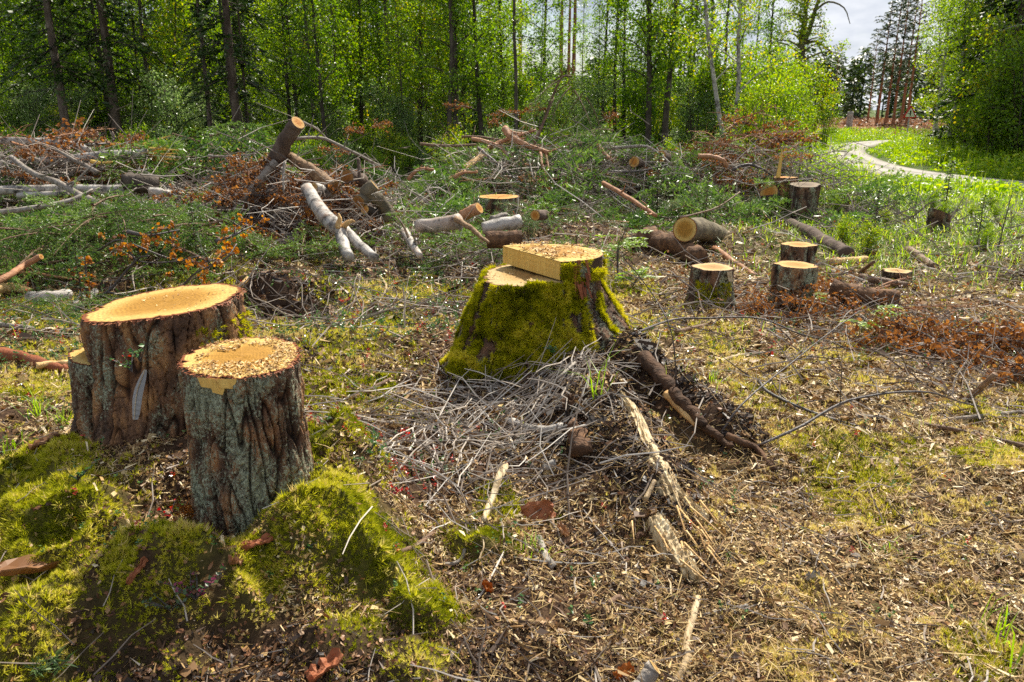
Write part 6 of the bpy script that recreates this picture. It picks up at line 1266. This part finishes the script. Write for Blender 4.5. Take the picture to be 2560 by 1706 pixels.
# the crooked old tree at the bend of the road
b0 = base(1993, 33); up_ = lambda px, py: at(px, py, 33)-b0
stems = [up_(1993, 290), up_(1998, 230), up_(1996, 190), up_(2008, 150), up_(2002, 110), up_(2012, 60), up_(2015, 0), up_(2022, -60), up_(2026, -120)]
tr_, cr_ = broadleaf(195, 9.5, .20, 3.5, 34, 2.0, .085, 5200, stems=stems, barkn='trunk_old', leafn='leaf_birch', up=.3)
e = tree('alder_tree', (tr_, cr_), 'crooked old alder with twisted split trunk beside the road bend', 'tree', b0, 'trees by the road', 0)
a = Acc()
for L, r_ in (([(1996, 200), (1990, 170), (1994, 140), (2003, 112)], (.12, .09)), ([(2010, 106), (2025, 70), (2040, 20), (2060, -40)], (.11, .05)), ([(2008, 110), (2040, 104), (2062, 118), (2075, 128)], (.06, .02)), ([(2040, 104), (2055, 130), (2065, 160)], (.04, .015)), ([(2035, 30), (2070, 5), (2110, 20), (2125, 60)], (.05, .015))):
    v_, f_ = tube(spl([up_(*q) for q in L], 10), np.linspace(r_[0], r_[1], 10), 8); a.add(v_, f_, .5)
ob('limbs', a.mesh('limbs', M['trunk_old'], True), e)
# trees on the far side of the road
RG = 'trees right of the road'
for k, (px, D, sc, lb) in enumerate(((2490, 25, 1.15, 'tall dark spruce by the right picture edge'), (2620, 23, 1.1, 'dark spruce just outside the right edge'), (2400, 31, .95, 'dark spruce behind the right-hand birches'), (2550, 30, 1.2, 'second dark spruce at the right edge, set further back'))):
    pl('spy', SPY, 'spruce_tree', lb, 'tree', base(px, D), RG, sc*1.25)
for px, D, sc, lb in ((2375, 31, 1.15, 'leafy birch leaning over the road right of the sign'), (2460, 26.5, 1.1, 'big leafy birch before the dark spruces on the right'), (2560, 22.5, 1.0, 'leafy birch hanging into the top right corner'), (2335, 42, 1.1, 'tall birch behind the warning sign'), (2640, 27, 1.1, 'birch beyond the right edge')):
    pl('bir', BIR, 'birch_tree', lb, 'tree', base(px, D), RG, sc*1.1)
for i in range(26):
    D = rng.uniform(22.5, 40); px = rng.uniform(2300+2700/D, 2800); b_ = base(px, D)
    pl('sap', SAP, 'young_birch', 'leafy young birch in the thicket right of the road', 'tree', b_, 'young trees right of the road', rng.uniform(.9, 1.5))
for px, D, sc in ((2340, 52, 1.7), (2400, 38, 1.6), (2425, 33, 1.55), (2470, 29, 1.5), (2390, 56, 1.8), (2520, 27, 1.6), (2550, 26, 1.6)):
    pl('sap', SAP, 'young_birch', 'leafy young birch in the thicket right of the road', 'tree', base(px, D), 'young trees right of the road', sc)
for i in range(30):
    D = rng.uniform(21, 34); px = rng.uniform(2310+2400/D, 2800); pl('bus', BUS, 'leafy_bush', 'dark leafy bush filling the thicket right of the road', 'bush', base(px, D), 'bushes right of the road', rng.uniform(.8, 1.5), v=2 if i % 3 else 1)
for px, D, sc, lb in ((2190, 78, .85, 'tall pine left of the group beyond the warning sign'), (2212, 76, .9, 'slim pine in the group beyond the warning sign'), (2232, 70, .85, 'third pine in the group beyond the warning sign'), (2250, 74, .95, 'fourth pine in the group beyond the warning sign'), (2265, 66, .8, 'right-hand pine of the group beyond the warning sign'), (2080, 92, .6, 'lone pine beyond the crooked alder'), (2168, 88, .7, 'pine standing left of the far group')):
    pl('pil', PIL, 'pine_tree', lb, 'tree', base(px, D), 'pines beyond the road', sc)
# background of the wood
for i in range(46):
    px = -350+1500*(i+rng.random())/46; D = rng.uniform(30, 58); pl('spy', SPY, 'spruce_tree', 'dark green spruce deep in the wood on the left', 'tree', base(px, D), 'spruces deep in the wood', rng.uniform(.9, 1.6))
for i in range(22):
    px = -350+1500*(i+rng.random())/22; D = rng.uniform(29, 44); pl('spr', SPR, 'spruce_tree', 'bare-stemmed dark spruce standing back in the wood', 'tree', base(px, D), 'bare-stemmed spruces in the wood', rng.uniform(.7, 1.2))
for i in range(26):
    px = 1060+820*(i+rng.random())/26; D = rng.uniform(38, 70)
    if 1330 < px < 1500: D = rng.uniform(60, 80)
    pl('spy', SPY, 'spruce_tree', 'small dark spruce far back in the middle of the wood', 'tree', base(px, D), 'spruces far back in the middle', rng.uniform(.35, .6) if 1330 < px < 1500 else rng.uniform(.45, .8))
for i in range(44):
    px = -350+2050*(i+rng.random())/44; D = rng.uniform(23, 33); sc = rng.uniform(.8, 1.25)
    if 1310 < px < 1500: sc *= .5
    if px > 1050: sc *= .85
    pl('sap', SAP, 'young_birch', 'bright leafy young birch in the undergrowth of the wood', 'tree', base(px, D), 'young birches in the wood', sc)
ALP = [broadleaf(180+k, 10, .06, 3.8, 26, 1.1, .075, 2400, lean=(rng.normal(0, .03), rng.normal(0, .03))) for k in range(2)]
for i in range(34):
    px = 250+1660*(i+rng.random())/34; D = rng.uniform(21, 36)
    pl('alp', ALP, 'alder_tree', 'bare slim dark alder pole standing among the leafy young trees', 'tree', base(px, D), 'slim alder poles', rng.uniform(.7, 1.15)*(.55 if 1320 < px < 1500 else 1))
for i in range(26):
    px = -350+1650*(i+rng.random())/26; D = rng.uniform(23, 34)
    pl('ald', ALD, 'alder_tree', 'slim leafy alder in the mixed wood behind the heaps', 'tree', base(px, D), 'alders in the mixed wood', rng.uniform(.8, 1.2)*(.4 if 1280 < px < 1520 else 1))
for i in range(64):
    px = -350+2280*(i+rng.random())/64; D = rng.uniform(22, 29); v = 0 if (690 < px < 1300 and rng.random() < .7) or (350 < px < 560 and rng.random() < .7) else int(rng.integers(3))
    pl('bus', BUS, 'leafy_bush', ('silvery-leaved', 'dark green', 'yellow-green')[v]+' bush at the foot of the wood', 'bush', base(px, D), 'bushes at the foot of the wood', rng.uniform(.6, 1.0)*(1.25 if px > 1500 else 1), v=v)
for i in range(60):
    px = -300+2250*(i+rng.random())/60; D = rng.uniform(16.5, 22); v = int(rng.integers(2))
    pl('low', LOW, 'leafy_shrub', ('low yellow-green', 'low grey-green')[v]+' leafy shrub between brush heaps and wood', 'shrub', base(px, D), 'low shrubs before the wood', rng.uniform(.5, 1.0), v=v)
for px, D, sc in ((1905, 20, 1.0), (1935, 17.5, .8), (1960, 22, 1.0), (1880, 16.5, .8), (1990, 25, .8), (2020, 30, 1.2), (1950, 29, 1.2), (1925, 26, 1.3), (2060, 33, .8)):
    pl('bus', BUS, 'leafy_bush', 'bright yellow-green bush on the left verge of the road', 'bush', base(px, D), 'bushes on the left verge', sc, v=2)
for px, D, sc, lb in ((2180, 9.4, .34, 'tiny spruce seedling standing in the grass'), (2360, 12.5, .42, 'feathery young spruce in the grass near the road'), (2440, 9.2, .3, 'small spruce by the right edge of the grass'), (1760, 10, .35, 'little spruce above the fir log'), (1640, 11.5, .45, 'little spruce beside the orange log ends'), (500, 7.4, .3, 'little bright spruce behind the dark mound'), (210, 6.4, .26, 'spruce seedling in the berry plants')):
    pl('sps', SPS, 'young_spruce', lb, 'young tree', base(px, D), 'young spruces in the clearing', sc)
for px, D, h, lb in ((1985, 12.5, .75, 'thin bare dark stem rising beside the splintered stump'), (2490, 8.6, .65, 'thin dead stem in the grass at the right'), (2283, 12, .75, 'hair-thin pale stem before the road'), (2090, 13.5, .8, 'fine bare stem in front of the road bend')):
    b_ = base(px, D); stick('dead_stem', 'dead stem', lb, None, .010 if 'thin' in lb and 'hair' not in lb else .005, .003, 'stick_dark', 5, pts3=[b_, b_+[.02, 0, h*.5], b_+[.05, 0, h]], branch=2)
for i in range(16):
    px = rng.uniform(2080, 2600); D = rng.uniform(8.5, 13.5); 
    if on_road(np.array([base(px, D)[0]]), np.array([D]))[0] < .3: continue
    pl('low', LOW, 'leafy_shrub', 'small bright shrub growing in the grass before the road', 'shrub', base(px, D), 'small shrubs in the grass', rng.uniform(.16, .36), v=0)
# far wood
a = Acc(); g = np.random.default_rng(9)
src = [Acc() for _ in range(2)]
def cheap(h, w_, n_, base_, g):
    z = base_+(h-base_)*g.random(n_)**1.1; u = (z-base_)/(h-base_); r_ = w_*(1-.85*u)*np.sqrt(g.random(n_)); az = g.uniform(0, 6.283, n_); P = np.stack([r_*np.cos(az), r_*np.sin(az), z], 1)
    f = unit(np.stack([np.cos(az), np.sin(az), -.4+0*az], 1)); return P, f
for i in range(330):
    px = g.uniform(-500, 3000); D = g.uniform(95, 150) if px > 1880 else g.uniform(62, 110); b_ = base(px, D); h = g.uniform(6, 9.5)*(D/110 if px > 1880 else 1.0); 
    if 1060 < px < 1880: h *= .55
    P, f = cheap(h, h*.2, 260, .3 if g.random() < .7 else h*.4, g); n_ = len(P); L = g.uniform(.5, 1.0, n_)
    scat(a, *STRIP, P+b_, f, unit(g.normal(size=(n_, 3))*.4+[0, 0, 1]), np.stack([L, L*.35, -L*.4], 1), np.clip(g.normal(.4, .2, n_), 0, 1))
    v_, f_ = tube([b_, b_+[0, 0, h*.9]], [.14, .04], 5, False); a.add(v_, f_, .05)
stuff(ob('distant_forest', a.mesh('distant_forest', M['spruce'])), 'dark far-off conifer wood closing the view', 'forest')
# slash on the far clear-cut
a = Acc(); x = rng.uniform(16, 52, 9000); y = rng.uniform(46, 100, 9000); P, f, n = lay(x, y, .5, .1); L = rng.uniform(.1, .5, 9000)
scat(a, *CURL, P, f, n, np.stack([L, L*.4, L], 1), rng.random(9000)); stuff(ob('slash', a.mesh('slash', M['leaf_dead'])), 'brown logging slash on the clearing beyond the road', 'slash')
stick('post', 'post', 'grey stub of a trunk standing on the far clearing', None, .22, .18, 'trunk_birch', 10, pts3=[base(2120, 52), base(2120, 52)+[0, 0, 1.3]])

# ------------------------------------------------------------------ warning sign
D = 41.0; b_ = base(2265, D); c_ = at(2264, 285, D); e = tag(ob('road_sign', None, loc=b_), 'red-bordered triangular warning sign with a side-road symbol on a grey post', 'road sign')
a = Acc(); v_, f_ = tube([(0, 0, -.1), (0, 0, c_[2]-b_[2]+.3)], [.035, .035], 10); a.add(v_, f_, .5)
mg = mat('galvanised_post', [(0, (.28, .29, .29)), (1, (.40, .41, .41))], nz=.3, rough=.45); ob('post', a.mesh('post', mg, True), e)
def tri(s, y0, th, rc=.07):
    h_ = s*math.sqrt(3)/2; pts_ = []
    for (vx, vz, a0) in ((-s/2, -h_/3, 210), (s/2, -h_/3, 330), (0, 2*h_/3, 90)):
        ux, uz = math.cos(R(a0)), math.sin(R(a0)); cx, cz = vx-ux*rc*2, vz-uz*rc*2
        for t in np.linspace(-60, 60, 7): pts_.append((cx+rc*math.cos(R(a0+t)), cz+rc*math.sin(R(a0+t))))
    n_ = len(pts_); F_ = np.array([(x_, y0, z_) for x_, z_ in pts_]+[(x_, y0+th, z_) for x_, z_ in pts_]+[(0, y0, 0), (0, y0+th, 0)]); j = np.arange(n_); k_ = (j+1) % n_
    return F_, [np.stack([j, k_, k_+n_, j+n_], 1), np.stack([np.full(n_, 2*n_), k_, j], 1), np.stack([np.full(n_, 2*n_+1), j+n_, k_+n_], 1)]
zc = np.array([0, 0, c_[2]-b_[2]])
for nm, s, y0, th, col in (('border', .74, -.06, .02, (.55, .02, .02)), ('panel', .52, -.064, .003, (.80, .79, .72))):
    v_, f_ = tri(s, y0, th, .05 if nm == 'border' else .03); a = Acc(); a.add(v_+zc, f_, .5); mt_ = mat('sign_'+nm, [(0, col), (1, col)], rough=.5, spec=.4); ob(nm, a.mesh(nm, mt_), e)
a = Acc()
def slab(q, y0=-.068):
    q = np.array(q, float); n_ = len(q); V_ = np.array([(x_, y0, z_) for x_, z_ in q]+[(x_, y0+.003, z_) for x_, z_ in q]); j = np.arange(n_); k_ = (j+1) % n_
    a.add(V_+zc, [np.array([list(range(n_))]), np.stack([j, k_, k_+n_, j+n_], 1)], .5)
slab([(-.025, -.10), (.03, -.10), (.03, .10), (-.025, .10)]); slab([(-.045, .10), (.05, .10), (.0025, .18)]); slab([(-.10, -.01), (-.0255, -.01), (-.0255, .02), (-.10, .02)])
ob('symbol', a.mesh('symbol', mat('sign_black', [(0, (.015, .015, .015)), (1, (.015, .015, .015))], rough=.5)), e)
